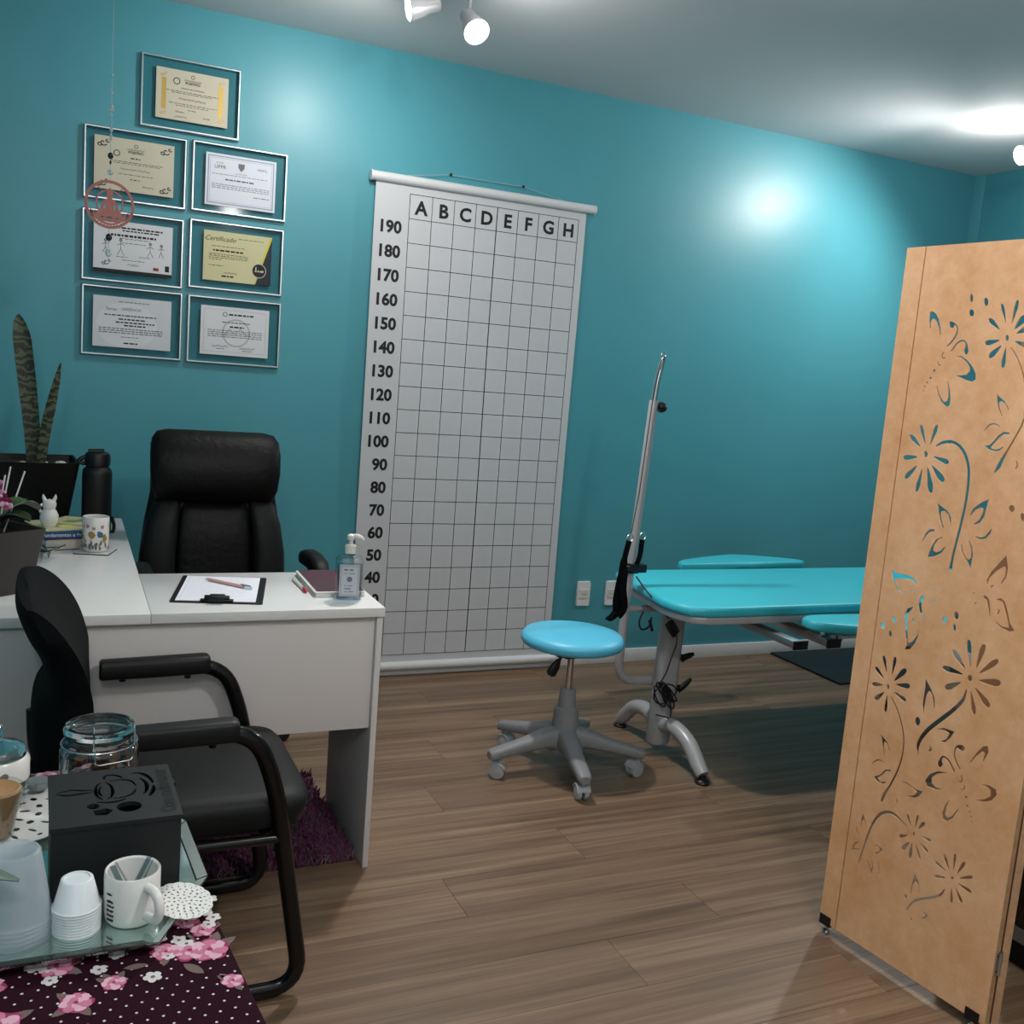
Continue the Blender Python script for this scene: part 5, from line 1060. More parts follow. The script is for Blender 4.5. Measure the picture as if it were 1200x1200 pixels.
def booklet(label, c, ang, w_, d, cols):
    t = thing('booklet', label, 'booklet', c); M = Matrix.Translation(c) @ Matrix.Rotation(ang, 4, 'Z')
    MB().box((-w_/2, -d/2, 0), (w_/2, d/2, .004), M).build('pages', M_papery, t)
    k = MB(); M2 = M @ Matrix.Translation((0, 0, .0043)); R = random.Random(int(w_*1000))
    for i, cc in enumerate(cols):
        k.cur = i
        x, y = R.uniform(-w_/2+.02, w_/2-.05), R.uniform(-d/2+.005, d/2-.06); quad(k, M2 @ Matrix.Translation((0, 0, .0002*i)), x, y, x+.04, y+.05)
    k.build('cover_print', cols, t, smooth=0, stuff=True)
booklet('pale yellow booklet with orange and green print, on the blue book', (-1.315, -.73, DZ+.0564), radians(20), .15, .19, [mat('orange_print', 'B5734A', .6), mat('green_print', '7E9A5A', .6), mat('lemon_print', 'D8D27E', .6)])
booklet('creased cream booklet with green stripe, topmost of the stack', (-1.275, -.68, DZ+.061), radians(-28), .12, .13, [mat('green_print', '7E9A5A', .6), mat('grey_print2', '8A8A80', .6)])
# figurine on the booklets
fc = V((-1.345, -.775, DZ+.0606))
t = thing('figurine', 'small white ceramic animal figurine with two ears beside the booklets', 'figurine', tuple(fc))
MB().lathe([(.001, 0), (.018, 0), (.021, .004), (.027, .022), (.027, .036), (.021, .05), (.017, .055), (.019, .062), (.021, .072), (.017, .082), (.001, .087)], fc, 24).build('body', M_ceram, t)
for s in (-1, 1): MB().tube([fc+V((s*.011, 0, .078)), fc+V((s*.017, 0, .093)), fc+V((s*.018, 0, .102))], [.007, .005, .001], 8).build('ear', M_ceram, t)
MB().tube(spline([fc+V((-.02, .0, .07)), fc+V((-.028, -.004, .06)), fc+V((-.024, -.004, .045))], 4), .004, 8).build('arm', M_ceram, t)
# small glass dish
t = thing('glass_dish', 'small square clear glass dish on feet beside the orchid pot', 'dish', (-1.36, -1.0, DZ)); Md = Matrix.Translation((-1.375, -.985, DZ)) @ Matrix.Rotation(radians(-25), 4, 'Z')
rs = [[Md @ V((x*r, y*r, z)) for x, y in rrect(-1, -1, 1, 1, .1, 3)] for r, z in ((.035, .022), (.06, .036), (.06, .039), (.034, .026))]
MB().rings(rs).build('bowl', M_jar, t)
for a in (45, 135, 225, 315): MB().cyl(Md @ V((.03*cos(radians(a)), .03*sin(radians(a)), 0)), Md @ V((.035*cos(radians(a)), .035*sin(radians(a)), .024)), .004, .007, 10).build('foot', M_jar, t)
# orchid
oc = V((-1.478, -1.385, DZ)); Mo = Matrix.Translation(oc) @ Matrix.Rotation(radians(38), 4, 'Z')
t = thing('potted_orchid', 'orchid with broad green leaves in a dark grey-brown square pot', 'plant', tuple(oc))
po = sqpot('pot', Mo, .072, .098, .165, M_potg, t)
MB().prism(rrect(-.088, -.088, .088, .088, .01), .138, .145, Mo).build('bark', mat('bark_chips', '2A1D14', .9, bump=(60, .8, .01)), po)
oz = oc+Z_*.145
def oleaf(a, L_, w_, rise, droop, m=M_leaf):
    d = V((cos(radians(a)), sin(radians(a)), 0))
    P = spline([oz, oz+d*L_*.3+Z_*rise*.7, oz+d*L_*.65+Z_*rise, oz+d*L_*.9+Z_*(rise-droop*.6), oz+d*L_+Z_*(rise-droop)], 5)
    blade(P, sp_w([w_*.4, w_*.85, w_, w_*.75, .006], 5), Z_+d*.2, .3).build('leaf', m, t, smooth=60)
oleaf(28, .13, .075, .075, .02); oleaf(70, .22, .05, .06, .0, M_leafd); oleaf(-15, .1, .07, .05, .01, M_leafd); oleaf(150, .17, .06, .05, .06); oleaf(-110, .13, .08, .05, .09, M_leafd); oleaf(200, .17, .06, .06, .05)
for i, (x, y, z) in enumerate(((.05, .03, .23), (.035, .09, .2), (.08, .1, .21), (-.01, .06, .26))):
    MB().tube([oz+V((x*.4, y*.4, -.01)), oz+V((x, y, z-.06))], .0022, 6).build('plant_stake', M_ceram, t)
for i, (x, y, z) in enumerate(((.03, .0, .1), (.012, -.03, .115), (.045, -.03, .085), (.02, .03, .125))):
    f = MB(); c = oz+V((x, y, z)); R = random.Random(i)
    for k in range(5):
        a = 2*pi*k/5+i; d = V((cos(a)*.8, -.5, sin(a))).normalized(); f.cur = 1 if k % 2 else 0
        f.loft([(c+d*r, d.cross(V((0, 1, .2))).normalized()*w_, V((0, 1, .2))*.002, 2) for r, w_ in ((.001, .002), (.007, .007), (.013, .008), (.018, .003))], 10)
    f.cur = 1; f.ball(c+V((0, -.008, 0)), .005, 8); f.build('flower', [M_mag, M_mag2], t)
MB().tube(spline([oz, oz+V((.01, -.01, .06)), oz+V((.02, .0, .12))], 4), .003, 6).build('flower_stem', M_leafd, t)

# ------------------------------------------------------------------ hanging ornament
oy = -.95; ox = -1.196
t = thing('hanging_ornament', 'round rose-gold hanging ornament with seated meditating figure and crystals', 'ornament', (ox, oy, 1.6))
c = V((ox, oy, 1.782)); Mh = frame(c, (1, 0, 0), (0, 0, 1)) @ Matrix.Rotation(radians(6), 4, 'Y')
th = MB(); th.tube([(ox, oy, H), (ox, oy, 1.85)], .0008, 5); th.tube([(ox, oy, 1.715), (ox, oy, 1.63)], .0008, 5); th.build('thread', M_thread, t)
MB().lathe([(.001, 0), (.012, 0), (.012, -.006), (.004, -.014), (.001, -.014)], (ox, oy, H), 14).build('ceiling_hook', M_white, t)
r_ = MB()
RO = .068
def rg(mb, ro, ri, cx=0, cy=0, n=40, th=.0025):
    rs = [[], [], [], []]
    for k in range(n):
        q = 2*pi*k/n
        for j, (r, z) in enumerate(((ro, -th/2), (ro, th/2), (ri, th/2), (ri, -th/2))): rs[j].append(Mh @ V((cx+r*cos(q), cy+r*sin(q), z)))
    mb.rings(rs, closed=True)
rg(r_, RO, RO-.008); rg(r_, .038, .034, 0, .004); r_.build('ring', M_rose, t)
fig = [(0, .048), (.004, .04), (.009, .033), (.009, .022), (.006, .016), (.016, .012), (.021, .002), (.024, -.012), (.034, -.024), (.04, -.032), (.044, -.04), (.03, -.047), (0, -.049)]
fig = fig+[(-x, y) for x, y in fig[-2:0:-1]]
hl = [ell(.0135, -.008, .0025, .008, 8), ell(-.0135, -.008, .0025, .008, 8), ell(0, -.037, .008, .003, 10), ell(.02, -.037, .005, .003, 8), ell(-.02, -.037, .005, .003, 8)]
MB().mesh(cutplate(fig, hl, .003), Mh).build('meditating_figure', M_rose, t, smooth=0)
br = MB()
br.strip([Mh @ V((.045*cos(radians(a)), .045*sin(radians(a))-.01, .001)) for a in range(195, 346, 6)], (0, -1, 0), .006)
for k in range(9):
    a = radians(200+k*17.5); rg(br, .0055, .003, .058*cos(a), .058*sin(a), 12)
for a in (20, 55, 125, 160): br.tube([Mh @ V((.037*cos(radians(a)), .004+.037*sin(radians(a)), 0)), Mh @ V((.062*cos(radians(a)), .062*sin(radians(a)), 0))], .0015, 6)
br.build('lattice', M_rose, t, stuff=True)
for z, r, m, sh in ((2.14, .004, M_crystal, 1), (2.09, .005, M_crystal, 1), (2.055, .005, M_crystal, 1), (2.045, .007, M_crystal, 1), (2.03, .004, M_crystal, 1), (2.01, .003, M_crystal, 1), (1.99, .005, M_crystal, 1.4), (1.975, .004, M_crystal, 1), (1.965, .005, M_crystal, 1.2), (1.918, .008, M_bead, 1.2), (1.9, .003, M_bead, 2), (1.872, .009, M_crystal, .85), (1.69, .009, M_bead, 1.2), (1.678, .003, M_crystal, 1), (1.645, .01, M_crystal, 1.1)):
    MB().ball((ox, oy, z), r, 10 if m is M_bead else 6, (1, 1, sh)).build('crystal' if m is M_crystal else 'bead', m, t, smooth=40 if m is M_bead else 0)

# ------------------------------------------------------------------ foreground coffee table
T = .67
U_ = V((cos(radians(6)), sin(radians(6)), 0)); W_ = V((sin(radians(6)), -cos(radians(6)), 0)); C0 = V((-1.175, -2.372, 0))
Mt = frame(C0, U_, Z_.cross(U_)); Mt = frame(C0, -U_, W_)      # local x to the left, y towards the camera
t = thing('coffee_table', 'small table under a dark floral tablecloth in the left foreground', 'table', tuple(Mt @ V((.37, .45, 0))))
MB().box((.012, .012, T-.03), (.74, .93, T-.003), Mt).build('tabletop', M_dwood, t)
for x in (.05, .7):
    for y in (.05, .89): MB().box((x-.02, y-.02, 0), (x+.02, y+.02, T-.03), Mt).build('leg', M_dwood, t)
cl = MB(); prof = []; n = 0
def outline(o, wob, z):
    x0, y0, x1, y1 = -o, -o, .752+o, .942+o; P = []
    for (ax, ay), (bx, by), m in (((x0, y0), (x1, y0), 20), ((x1, y0), (x1, y1), 24), ((x1, y1), (x0, y1), 20), ((x0, y1), (x0, y0), 24)):
        for k in range(m):
            f = k/m; x, y = ax+(bx-ax)*f, ay+(by-ay)*f; dx, dy = ((0, -1) if ay == by == y0 else (1, 0) if ax == bx == x1 else (0, 1) if ay == by else (-1, 0))
            q = wob*(sin(x*38)+sin(y*33+1)); P.append(Mt @ V((x+dx*q, y+dy*q, z)))
    return P
cl.rings([outline(-.03, 0, T), outline(-.004, 0, T), outline(0, 0, T-.003), outline(.003, .001, T-.03), outline(.008, .004, T-.15), outline(.012, .008, T-.32)], cap=False)
cl.f.append(list(range(88))); cl.mi.append(0)
cloth = cl.build('tablecloth', M_cloth, origin=tuple(Mt @ V((.37, .45, 0))), smooth=60)
tag(cloth, 'dark maroon tablecloth printed with pink roses and white dots', 'tablecloth')
# printed roses, leaves, small white flowers and dots
R = random.Random(21); fp = MB(); zz = [T+.0004]
def P_(x, y, dz=0): return Mt @ V((x, y, T+.0005+dz))
def blob(cx, cy, r, mi, n=14, irr=.12, lob=0, dz=0, ph=0, sq=1):
    fp.cur = mi; vs = []
    for k in range(n):
        q = 2*pi*k/n; rr_ = r*(1+(lob*cos(5*q+ph) if lob else 0)+R.uniform(-irr, irr)); vs.append(P_(cx+rr_*cos(q), cy+rr_*sin(q)*sq, dz))
    fp.add([P_(cx, cy, dz)]+vs, [(0, 1+k, 1+(k+1) % n) for k in range(n)])
def rose(cx, cy, r):
    for k in range(3): leafp(cx, cy, r*1.7, R.uniform(0, 2*pi))
    blob(cx, cy, r, 0, 20, .05, .12, .0002, R.uniform(0, 6)); 
    for k in range(7):
        a = 2*pi*k/7+R.uniform(-.2, .2); blob(cx+r*.62*cos(a), cy+r*.62*sin(a), r*.36, 1 if k % 2 else 2, 10, .15, 0, .0003+.00003*k)
    for k in range(5):
        a = 2*pi*k/5+R.uniform(-.2, .2); blob(cx+r*.28*cos(a), cy+r*.28*sin(a), r*.25, 2 if k % 2 else 1, 9, .15, 0, .0006+.00003*k)
    blob(cx, cy, r*.16, 0, 8, .1, 0, .0009)
def leafp(cx, cy, L_, a):
    fp.cur = 3; vs = []
    for s in (1, -1):
        for k in (range(7) if s == 1 else range(5, 0, -1)):
            f = k/6; w_ = .2*L_*sin(pi*f)**.8*s; vs.append(P_(cx+L_*f*cos(a)-w_*sin(a), cy+L_*f*sin(a)+w_*cos(a), .0001))
    fp.add(vs, [list(range(len(vs)))])
def wflower(cx, cy, r):
    for k in range(5):
        a = 2*pi*k/5; blob(cx+r*.6*cos(a), cy+r*.6*sin(a), r*.45, 4, 8, .1, 0, .0005+.00002*k)
    blob(cx, cy, r*.25, 3, 6, .1, 0, .0008)
for i in range(46):
    for j in range(58):
        x, y = .008+i*.0165+(j % 2)*.008, .008+j*.0165
        if x < .745 and y < .935: blob(x, y, .0017, 4, 6, .1)
def local(px, py):  # world xy -> cloth xy
    p = Mt.inverted() @ V((px, py, T)); return p.x, p.y
for (wx, wy, r) in [(-1.158, -2.98, .021), (-1.135, -2.955, .0), (-1.15, -3.07, 0)]:
    if r: rose(*local(wx, wy), r)
roses = [(-1.135, -2.985, .023), (-1.155, -2.915, .016), (-1.138, -2.94, .015), (-1.185, -2.975, .017), (-1.305, -2.97, .02), (-1.375, -2.99, .019), (-1.245, -3.02, .014), (-1.285, -3.045, .018), (-1.36, -3.06, .022), (-1.43, -3.02, .02), (-1.118, -3.055, .013), (-1.325, -2.41, .018), (-1.27, -2.405, .016), (-1.39, -2.43, .02), (-1.47, -2.44, .02), (-1.6, -2.5, .022), (-1.65, -2.9, .022), (-1.7, -3.1, .022), (-1.5, -3.15, .02), (-1.3, -3.2, .022), (-1.17, -3.22, .02)]
for wx, wy, r in roses: rose(*local(wx, wy), r)
for k in range(46):
    wx = R.uniform(-1.75, -1.11); wy = R.choice([R.uniform(-3.06, -2.95), R.uniform(-3.03, -2.96), R.uniform(-2.43, -2.395), R.uniform(-3.28, -3.2)])
    x, y = local(wx, wy)
    if .012 < x < .74 and .012 < y < .93:
        if k % 3: wflower(x, y, R.uniform(.006, .011))
        else: leafp(x, y, R.uniform(.025, .04), R.uniform(0, 6.28))
for wx, wy in ((-1.168, -2.955), (-1.16, -2.965), (-1.19, -2.945), (-1.13, -2.9), (-1.122, -2.915), (-1.13, -2.93), (-1.12, -2.87), (-1.24, -2.965), (-1.33, -2.965), (-1.26, -2.99)): wflower(*local(wx, wy), .0095)
fp.build('floral_print', [M_rose1, M_rose2, M_rose3, M_pleaf, M_pwhite], cloth, smooth=0, stuff=True)

# doilies
def doily(label, c, r, z, ang=0, rx=1, ry=1):
    n = 96; outer = [(r*(1+.045*abs(cos(8*2*pi*k/n)))*cos(2*pi*k/n), r*(1+.045*abs(cos(8*2*pi*k/n)))*sin(2*pi*k/n)) for k in range(n)]
    hs = []
    for rad, cnt, hx, hy in ((.93, 28, .024, .04), (.79, 22, .065, .026), (.63, 18, .042, .055), (.47, 13, .07, .03), (.3, 9, .042, .05), (.13, 5, .04, .04)):
        for k in range(cnt):
            a = 2*pi*k/cnt+rad*3; pts = []
            for q in range(6):
                b = 2*pi*q/6; lx, ly = hx*r*cos(b), hy*r*sin(b); pts.append((rad*r*cos(a)+lx*cos(a)-ly*sin(a), rad*r*sin(a)+lx*sin(a)+ly*cos(a)))
            hs.append(pts)
    M = Matrix.Translation((c[0], c[1], z)) @ Matrix.Rotation(ang, 4, 'Z') @ Matrix.Diagonal((rx, ry, 1, 1))
    return tag(MB().mesh(cutplate(outer, hs, .0008), M).build('lace_doily', M_doily, origin=(c[0], c[1], z), smooth=0), label, 'doily', 'lace doilies on the coffee table')

# mirrored tray
tz = T+.0015
base = [(-1.2, -2.97), (-1.13, -2.832), (-1.14, -2.668), (-1.21, -2.57), (-1.48, -2.57), (-1.55, -2.668), (-1.56, -2.832), (-1.49, -2.97)]
cxy = V((sum(p[0] for p in base)/8, sum(p[1] for p in base)/8))
def off(d, z): return [V((p[0]+(p[0]-cxy.x)/(V(p)-cxy).length*d, p[1]+(p[1]-cxy.y)/(V(p)-cxy).length*d, z)) for p in base]
t = thing('mirror_tray', 'octagonal mirrored tray with hammered silver rim holding cups, mug and box', 'tray', (cxy.x, cxy.y, tz))
MB().rings([off(-.004, tz), off(-.004, tz+.006)]).build('mirror_base', M_tray, t, smooth=0)
MB().rings([off(-.0035, tz+.003), off(-.003, tz), off(.011, tz+.012), off(.0115, tz+.0145), off(-.0035, tz+.0075)], closed=False, cap=False).build('rim', M_traymet, t, smooth=0)
r2 = MB()
for k in range(8):
    if k in (0, 1, 2):
        a0, a1 = off(-.0025, tz+.0085)[k], off(-.0025, tz+.0085)[(k+1) % 8]; b0, b1 = off(.0108, tz+.0152)[k], off(.0108, tz+.0152)[(k+1) % 8]
        r2.add([a0.lerp(a1, .01), a0.lerp(a1, .99), b0.lerp(b1, .99), b0.lerp(b1, .01)], [(0, 1, 2, 3)])
r2.build('mirror_strip', mat('pale_green_mirror', 'B9C6C2', .3, .35), t, smooth=0)
MB().rings([[a.lerp(b, .5-q*.5), a.lerp(b, .5+q*.5)] if 0 else [a, b] for a, b, q in ((off(-.019, tz+.0068)[7], off(-.019, tz+.0068)[0], 1), (off(-.004, tz+.0095)[7], off(-.004, tz+.0095)[0], 1), (off(.0112, tz+.0155)[7], off(.0112, tz+.0155)[0], 1))], cap=False).build('rim_band', M_traymet, t, smooth=0)
tt = tz+.0062
doily('white lace doily poking out of the tray beside the white mug', (-1.158, -2.893), .046, tz+.0165, .3, .75, 1)
doily('large white lace doily at the left under the glass jars', (-1.41, -2.575), .125, tz+.0165)

# tea box
bx0, bx1, by0, by1, bz0, bz1 = -1.318, -1.156, -2.836, -2.662, tt, .778
t = thing('tea_box', 'black painted wooden tea box with cut-out cup on its lid', 'box', ((bx0+bx1)/2, (by0+by1)/2, bz0))
Mb = Matrix.Translation(((bx0+bx1)/2, (by0+by1)/2, 0)) @ Matrix.Rotation(radians(1.5), 4, 'Z'); hw, hd = (bx1-bx0)/2, (by1-by0)/2
th_ = .006
box('side_panel', (-hw+.002, -hd+.002, bz0), (hw-.002, -hd+.002+th_, bz1-.006), M_box, t, M=Mb)
box('side_panel', (-hw+.002, hd-.002-th_, bz0), (hw-.002, hd-.002, bz1-.006), M_box, t, M=Mb)
box('side_panel', (-hw+.002, -hd+.008, bz0), (-hw+.008, hd-.008, bz1-.006), M_box, t, M=Mb)
box('side_panel', (hw-.008, -hd+.008, bz0), (hw-.002, hd-.008, bz1-.006), M_box, t, M=Mb)
box('base_panel', (-hw+.008, -hd+.008, bz0), (hw-.008, hd-.008, bz0+.006), M_boxd, t, M=Mb)
Ml = Mb @ Matrix.Translation((0, 0, bz1-.003))
def stroke(pts, w_):
    P = [V((a, b, 0)) for a, b in pts]; P = [Vv for Vv in spline(P, 4)]; Lp, Rp = [], []
    for i, p in enumerate(P):
        tv = (P[min(i+1, len(P)-1)]-P[max(i-1, 0)]).normalized(); nn = V((-tv.y, tv.x, 0)); f = w_*(.35+.65*sin(pi*min(1, max(0, i/(len(P)-1)))))/2
        Lp.append(tuple((p+nn*f)[:2])); Rp.append(tuple((p-nn*f)[:2]))
    return Lp+Rp[::-1]
# coordinates of the lid: x to the right, y away from the camera, in millimetres
mm = lambda pts: [(a/1000, b/1000) for a, b in pts]
lid_h = [stroke(mm([(-70, 22), (-52, 27), (-38, 22), (-25, 20)]), .005), stroke(mm([(-72, 18), (-58, 11), (-42, 12), (-27, 13)]), .006)]
ra = lambda cx, cy, rx, ry, a0, a1, w_: stroke([((cx+rx*cos(radians(a0+(a1-a0)*k/8)))/1000, (cy+ry*sin(radians(a0+(a1-a0)*k/8)))/1000) for k in range(9)], w_)
lid_h += [ra(-11, 14, 11, 29, 100, 255, .0045), ra(-11, 14, 11, 29, 280, 435, .0045), ra(-11, 13, 6.5, 18, 110, 250, .0035)]
lid_h += [stroke(mm([(-3, 45), (14, 46), (26, 38), (31, 20)]), .0045), stroke(mm([(-2, -14), (12, -13), (24, -5), (30, 10)]), .0045)]
lid_h += [stroke(mm([(-9, 52), (-7, 64), (4, 65), (12, 58), (15, 52)]), .0055)]
lid_h += [ra(30, 18, 15, 32, -60, 60, .0055), ra(33, 20, 21, 45, -58, -3, .0065), ra(33, 20, 21, 45, 5, 105, .0065)]
lid_h += [stroke(mm([(-22, -20), (-8, -25), (8, -23), (14, -18)]), .006), ell(.017, -.044, .016, .016, 14), ell(-.027, -.032, .008, .009, 9), [(-.028, -.046), (-.012, -.042), (-.003, -.05), (-.012, -.063), (-.026, -.06)]]
MB().mesh(cutplate([(-hw, -hd), (hw, -hd), (hw, hd), (-hw, hd)], lid_h, .006), Ml).build('lid', M_box, t, smooth=0, weld=True)
k = MB(); k.mesh(text_mesh('Com muito amor', .0255, 'CENTER', .0012, 0, .86), Ml @ Matrix.Translation((.066, -.002, .0033)) @ Matrix.Rotation(radians(90), 4, 'Z') @ Matrix.Diagonal((.92, 1, 1, 1)))
k.build('lid_lettering', M_boxd, t, smooth=0, stuff=True)
pk = MB()
for i, (x, y, cc) in enumerate(((-.028, -.024, 0), (-.016, -.038, 1), (-.04, -.02, 0), (.02, -.03, 2))):
    pk.cur = cc; pk.box((x-.018, y-.006, bz0+.006), (x+.018, y+.006, bz1-.018), Mb)
    o = pk
packs = [('dark green', '1F4A40'), ('orange brown', 'B07838')]
for i, (x, y) in enumerate(((-.028, -.03), (-.018, -.052))):
    o = MB().box((x-.012, y-.006, bz0+.0062), (x+.012, y+.006, bz1-.02), Mb).build('tea_sachet', mat('sachet_'+packs[i][0].replace(' ', '_'), packs[i][1], .4), origin=tuple(Mb @ V((x, y, bz0+.0062))), bevel=.002)
    tag(o, packs[i][0]+' tea sachet seen through the cut-out lid of the black box', 'tea sachet')
l = MB(); l.box((hw-.001, .03, bz1-.02), (hw+.004, .045, bz1-.006), Mb); l.build('hinge', M_black, t)

# jars
jc = V((-1.246, -2.468, T+.001))
t = thing('clip_top_jar', 'clear clip-top glass jar with brown sweets behind the black tea box', 'jar', tuple(jc))
MB().lathe([(.001, .002), (.052, .002), (.058, .008), (.06, .02), (.06, .065), (.056, .074), (.05, .078), (.05, .086), (.046, .086), (.046, .08), (.054, .07), (.056, .06), (.056, .014), (.001, .01)], jc, 48).build('jar_body', M_jar, t, smooth=50)
MB().lathe([(.001, .09), (.049, .09), (.054, .093), (.055, .1), (.052, .106), (.046, .107), (.044, .102), (.03, .098), (.001, .099)], jc, 48).build('glass_lid', M_jar, t, smooth=50)
MB().lathe([(.046, .0862), (.053, .0862), (.053, .0898), (.046, .0898)], jc, 40, cap=False).build('rubber_seal', M_clearpl, t)
wr = MB()
wr.tube([jc+V((.0575*cos(a*pi/16), .0575*sin(a*pi/16), .0765)) for a in range(32)], .0014, 6, closed=True)
for s in (-1, 1): wr.tube(fillet([jc+V((.03*s+.02, -.052, .074)), jc+V((.03*s+.02, -.06, .092)), jc+V((.03*s+.02, -.045, .108)), jc+V((.03*s+.02, -.03, .11))], .006), .0014, 6)
wr.tube(fillet([jc+V((-.008, -.06, .085)), jc+V((-.008, -.066, .06)), jc+V((.048, -.05, .06)), jc+V((.05, -.045, .085))], .008), .0014, 6); wr.build('wire_clip', M_chrome, t, stuff=True)
R = random.Random(8)
for i in range(22):
    a, r_ = R.uniform(0, 6.28), R.uniform(0, .042); z = .018+.012*(i//6)
    o = MB().ball(jc+V((r_*cos(a), r_*sin(a), z)), .0085, 8, (1.2, .9, .8)).build('sweet', M_amber, origin=tuple(jc+V((r_*cos(a), r_*sin(a), z-.007)))); tag(o, 'small brown sweet inside the clip-top glass jar', 'sweet', 'brown sweets in the clip-top jar')
lc = V((-1.4, -2.52, T+.0015))
zt = tz+.0174
lc = V((-1.393, -2.56, zt))
t = thing('candy_jar', 'lidded glass jar with white heart band at the left edge', 'jar', tuple(lc))
MB().lathe([(.001, .001), (.036, .001), (.04, .008), (.046, .03), (.046, .065), (.042, .08), (.038, .083), (.036, .08), (.043, .062), (.043, .03), (.036, .01), (.001, .006)], lc, 40).build('jar_body', M_clear, t, smooth=50)
MB().lathe([(.0465, .05), (.0475, .05), (.0475, .078), (.0425, .084), (.0415, .084), (.0465, .077)], lc, 40, cap=False).build('white_band', M_ceram, t, smooth=50)
MB().lathe([(.043, .0845), (.044, .088), (.04, .096), (.03, .103), (.016, .107), (.009, .11), (.008, .114), (.012, .12), (.012, .127), (.006, .132), (.001, .133), ], lc, 36).build('glass_lid', M_jar, t, smooth=50)
k = MB(); hz = .064
pts = []
for a in range(24):
    q = 2*pi*a/24; x = .011*sin(q)**3; z = .0009*(13*cos(q)-5*cos(2*q)-2*cos(3*q)-cos(4*q)); aa = -1.35+x/.048; pts.append(lc+V((.0479*cos(aa), .0479*sin(aa), hz+z*.75)))
k.add([lc+V((.0479*cos(-1.35), .0479*sin(-1.35), hz))]+pts, [(0, 1+i, 1+(i+1) % 24) for i in range(24)]); k.build('heart_print', M_grayink, t, smooth=0)
MB().lathe([(.001, .0065), (.034, .0105), (.041, .03), (.041, .045), (.001, .047)], lc, 28).build('dark_filling', M_bead, t)
gc = V((-1.386, -2.655, zt))
t = thing('glass_cup', 'small tapered glass filled with caramel-coloured cream at the left edge', 'glass', tuple(gc))
MB().lathe([(.001, .0005), (.021, .0005), (.023, .003), (.036, .075), (.0345, .075), (.0215, .005), (.001, .004)], gc, 36).build('glass_body', M_clear, t, smooth=50)
MB().lathe([(.001, .0045), (.021, .0052), (.0335, .07), (.03, .073), (.026, .07), (.012, .066), (.001, .066)], gc, 32).build('cream', M_caramel, t)
dc = V((-1.335, -2.512, zt)); t = thing('glass_bowl', 'tiny clear glass bowl between the jars and the black box', 'bowl', tuple(dc))
MB().lathe([(.001, .0), (.012, 0), (.014, .004), (.022, .022), (.0205, .022), (.013, .006), (.001, .004)], dc, 28).build('bowl_body', M_clear, t); MB().lathe([(.001, .0042), (.0125, .0062), (.019, .018), (.001, .018)], dc, 20).build('filling', mat('silver_sweets', 'A6A8AA', .3, .5), t)

# cups, upside down stacks
wc = V((-1.2835, -2.903, tt))
ORD = ['', 'second', 'third', 'fourth', 'fifth', 'sixth', 'seventh', 'eighth']
def cup_stack(name, lbl, c, r_rim, r_top, h, n, step, m, ribs, grp):
    for i in range(n):
        z = i*step; rr = []
        N = 60 if ribs and i == n-1 else 36
        for r, zz in ((r_rim*1.05, 0), (r_rim*1.05, .002), (r_rim, .003), (r_rim-(r_rim-r_top)*.1, h*.1), (r_top, h*.97), (r_top-.002, h), (r_top*.8, h), (r_top*.76, h-.0015), (.001, h-.0015)):
            rr.append([V(c)+V((r*(1+(.018*(k % 2) if ribs and h*.05 < zz < h*.95 else 0))*cos(2*pi*k/N), r*(1+(.018*(k % 2) if ribs and h*.05 < zz < h*.95 else 0))*sin(2*pi*k/N), z+zz)) for k in range(N)])
        o = MB().rings(rr, cap=False).build(name, m, origin=(c[0], c[1], c[2]+z), smooth=60)
        p_ = n-1-i; tag(o, lbl % ('topmost' if p_ == 0 else 'lowest' if i == 0 else ORD[p_]+' from the top'), 'cup', grp)
cup_stack('coffee_cup', 'small white plastic cup, %s in the upturned stack left of the mug', wc, .0272, .0185, .037, 9, .0036, M_cup, True, 'small white cups stacked on the tray')
big = V((-1.352, -2.895, tt))
cup_stack('plastic_cup', 'tall translucent plastic cup, %s in the upturned stack at the left edge', big, .042, .0285, .085, 5, .0055, M_cupt, False, 'translucent cups stacked on the tray')
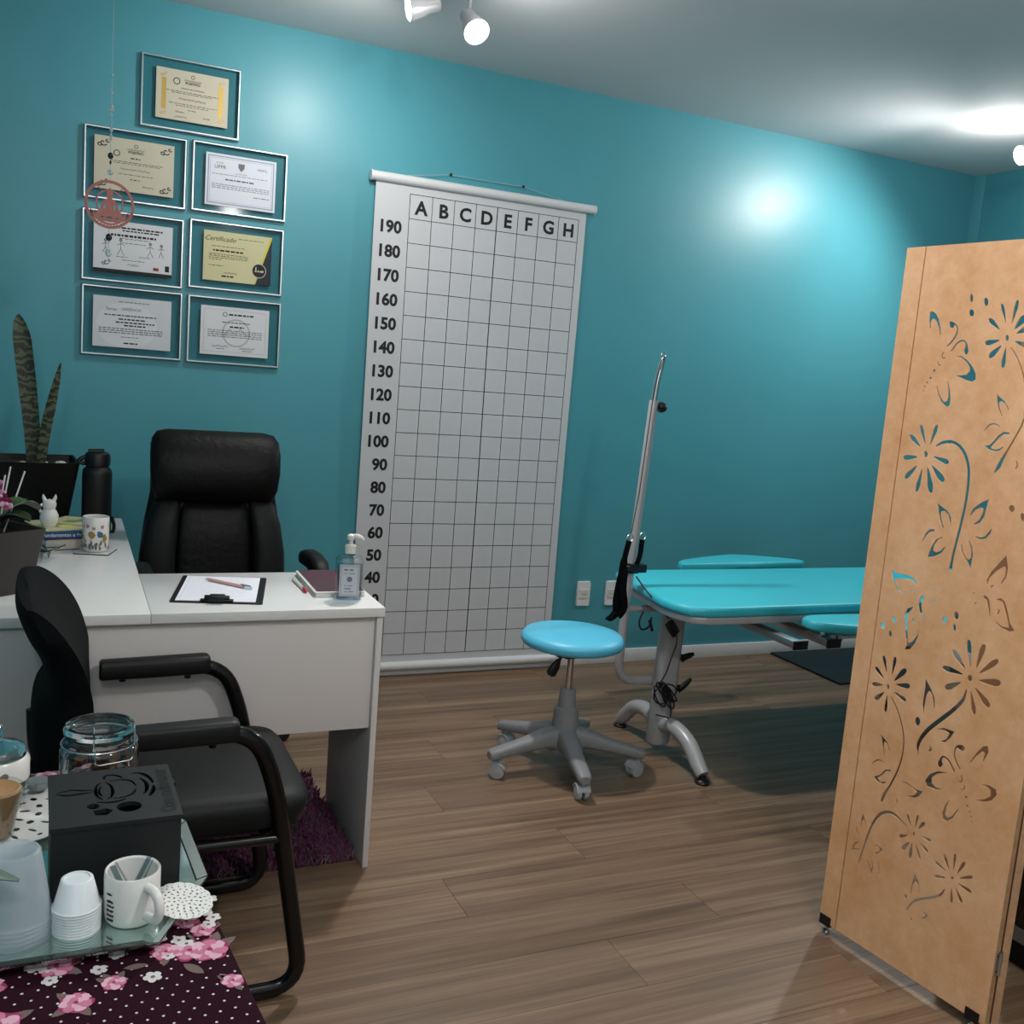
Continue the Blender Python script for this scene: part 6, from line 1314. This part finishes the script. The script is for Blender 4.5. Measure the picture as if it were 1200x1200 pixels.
# white mug with sachets
mc = (-1.2195, -2.897, tt)
def mugprint(t, c, r, h):
    R = random.Random(6); mb = MB()
    for i in range(5):
        for j in range(5):
            wrapblob(mb, c, r+.0006, -2.62+.06*i+.03*R.random(), .012+.006*j, .0022, .0016, 7, .4, R)
    wrapblob(mb, c, r+.0006, -2.52, .045, .006, .002, 9, .3, R); mb.build('dark_print', M_ink, t, smooth=0, stuff=True)
mt = mug('mug', 'white mug holding clear sachets at the front of the tray', mc, .0335, .066, .032, mugprint, radians(-62))
for i, (dx, dy, tx, ty, a) in enumerate(((-.02, .004, .012, -.01, .3), (-.024, -.004, .0, -.004, 1.2), (.02, .008, -.01, .0, 2.1), (.024, .0, -.004, -.01, 2.8))):
    top = V(mc)+V((dx, dy, .074)); bot = V(mc)+V((tx, ty, .014))
    o = web([bot.lerp(top, k/4) for k in range(5)], [.008]*5, (cos(a), sin(a), .1), .0012).build('stirrer_sachet', M_clearpl, origin=tuple(bot), smooth=0)
    tag(o, ('leftmost', 'second from left', 'third from left', 'rightmost')[(0, 1, 2, 3)[i]]+' clear wrapped stirrer standing in the white mug', 'stirrer', 'clear stirrers in the white mug')
# plant whose leaf tip reaches over the cups
vc = V((-1.5, -2.93, T+.001))
t = thing('leafy_plant', 'small potted plant whose long leaf tip hangs over the tall cups', 'plant', (vc.x-.16, vc.y-.11, T+.001)); vb = vc+V((-.16, -.11, 0))
MB().lathe([(.001, 0), (.035, 0), (.05, .09), (.052, .095), (.046, .095), (.044, .08), (.001, .078)], vb, 28).build('pot', M_ceram, t)
def vleaf(pts, ws, nrm): blade(spline(pts, 5), sp_w(ws, 5), nrm, .3).build('leaf', mat('grey_green_leaf', '4C5E52', .45, noise=(20, .2)), t, smooth=60)
vleaf([vb+Z_*.075, vb+V((.07, .0, .17)), vb+V((.17, .02, .18)), vb+V((.26, .05, .145)), vb+V((.315, .06, .118))], [.012, .026, .03, .024, .003], (0, -.5, 1))
vleaf([vb+Z_*.075, vb+V((-.05, .03, .17)), vb+V((-.12, .06, .18)), vb+V((-.18, .08, .13))], [.012, .03, .03, .003], (0, 0, 1))
vleaf([vb+Z_*.075, vb+V((.0, .06, .16)), vb+V((.01, .12, .19)), vb+V((.02, .18, .15))], [.012, .03, .03, .003], (0, 0, 1))
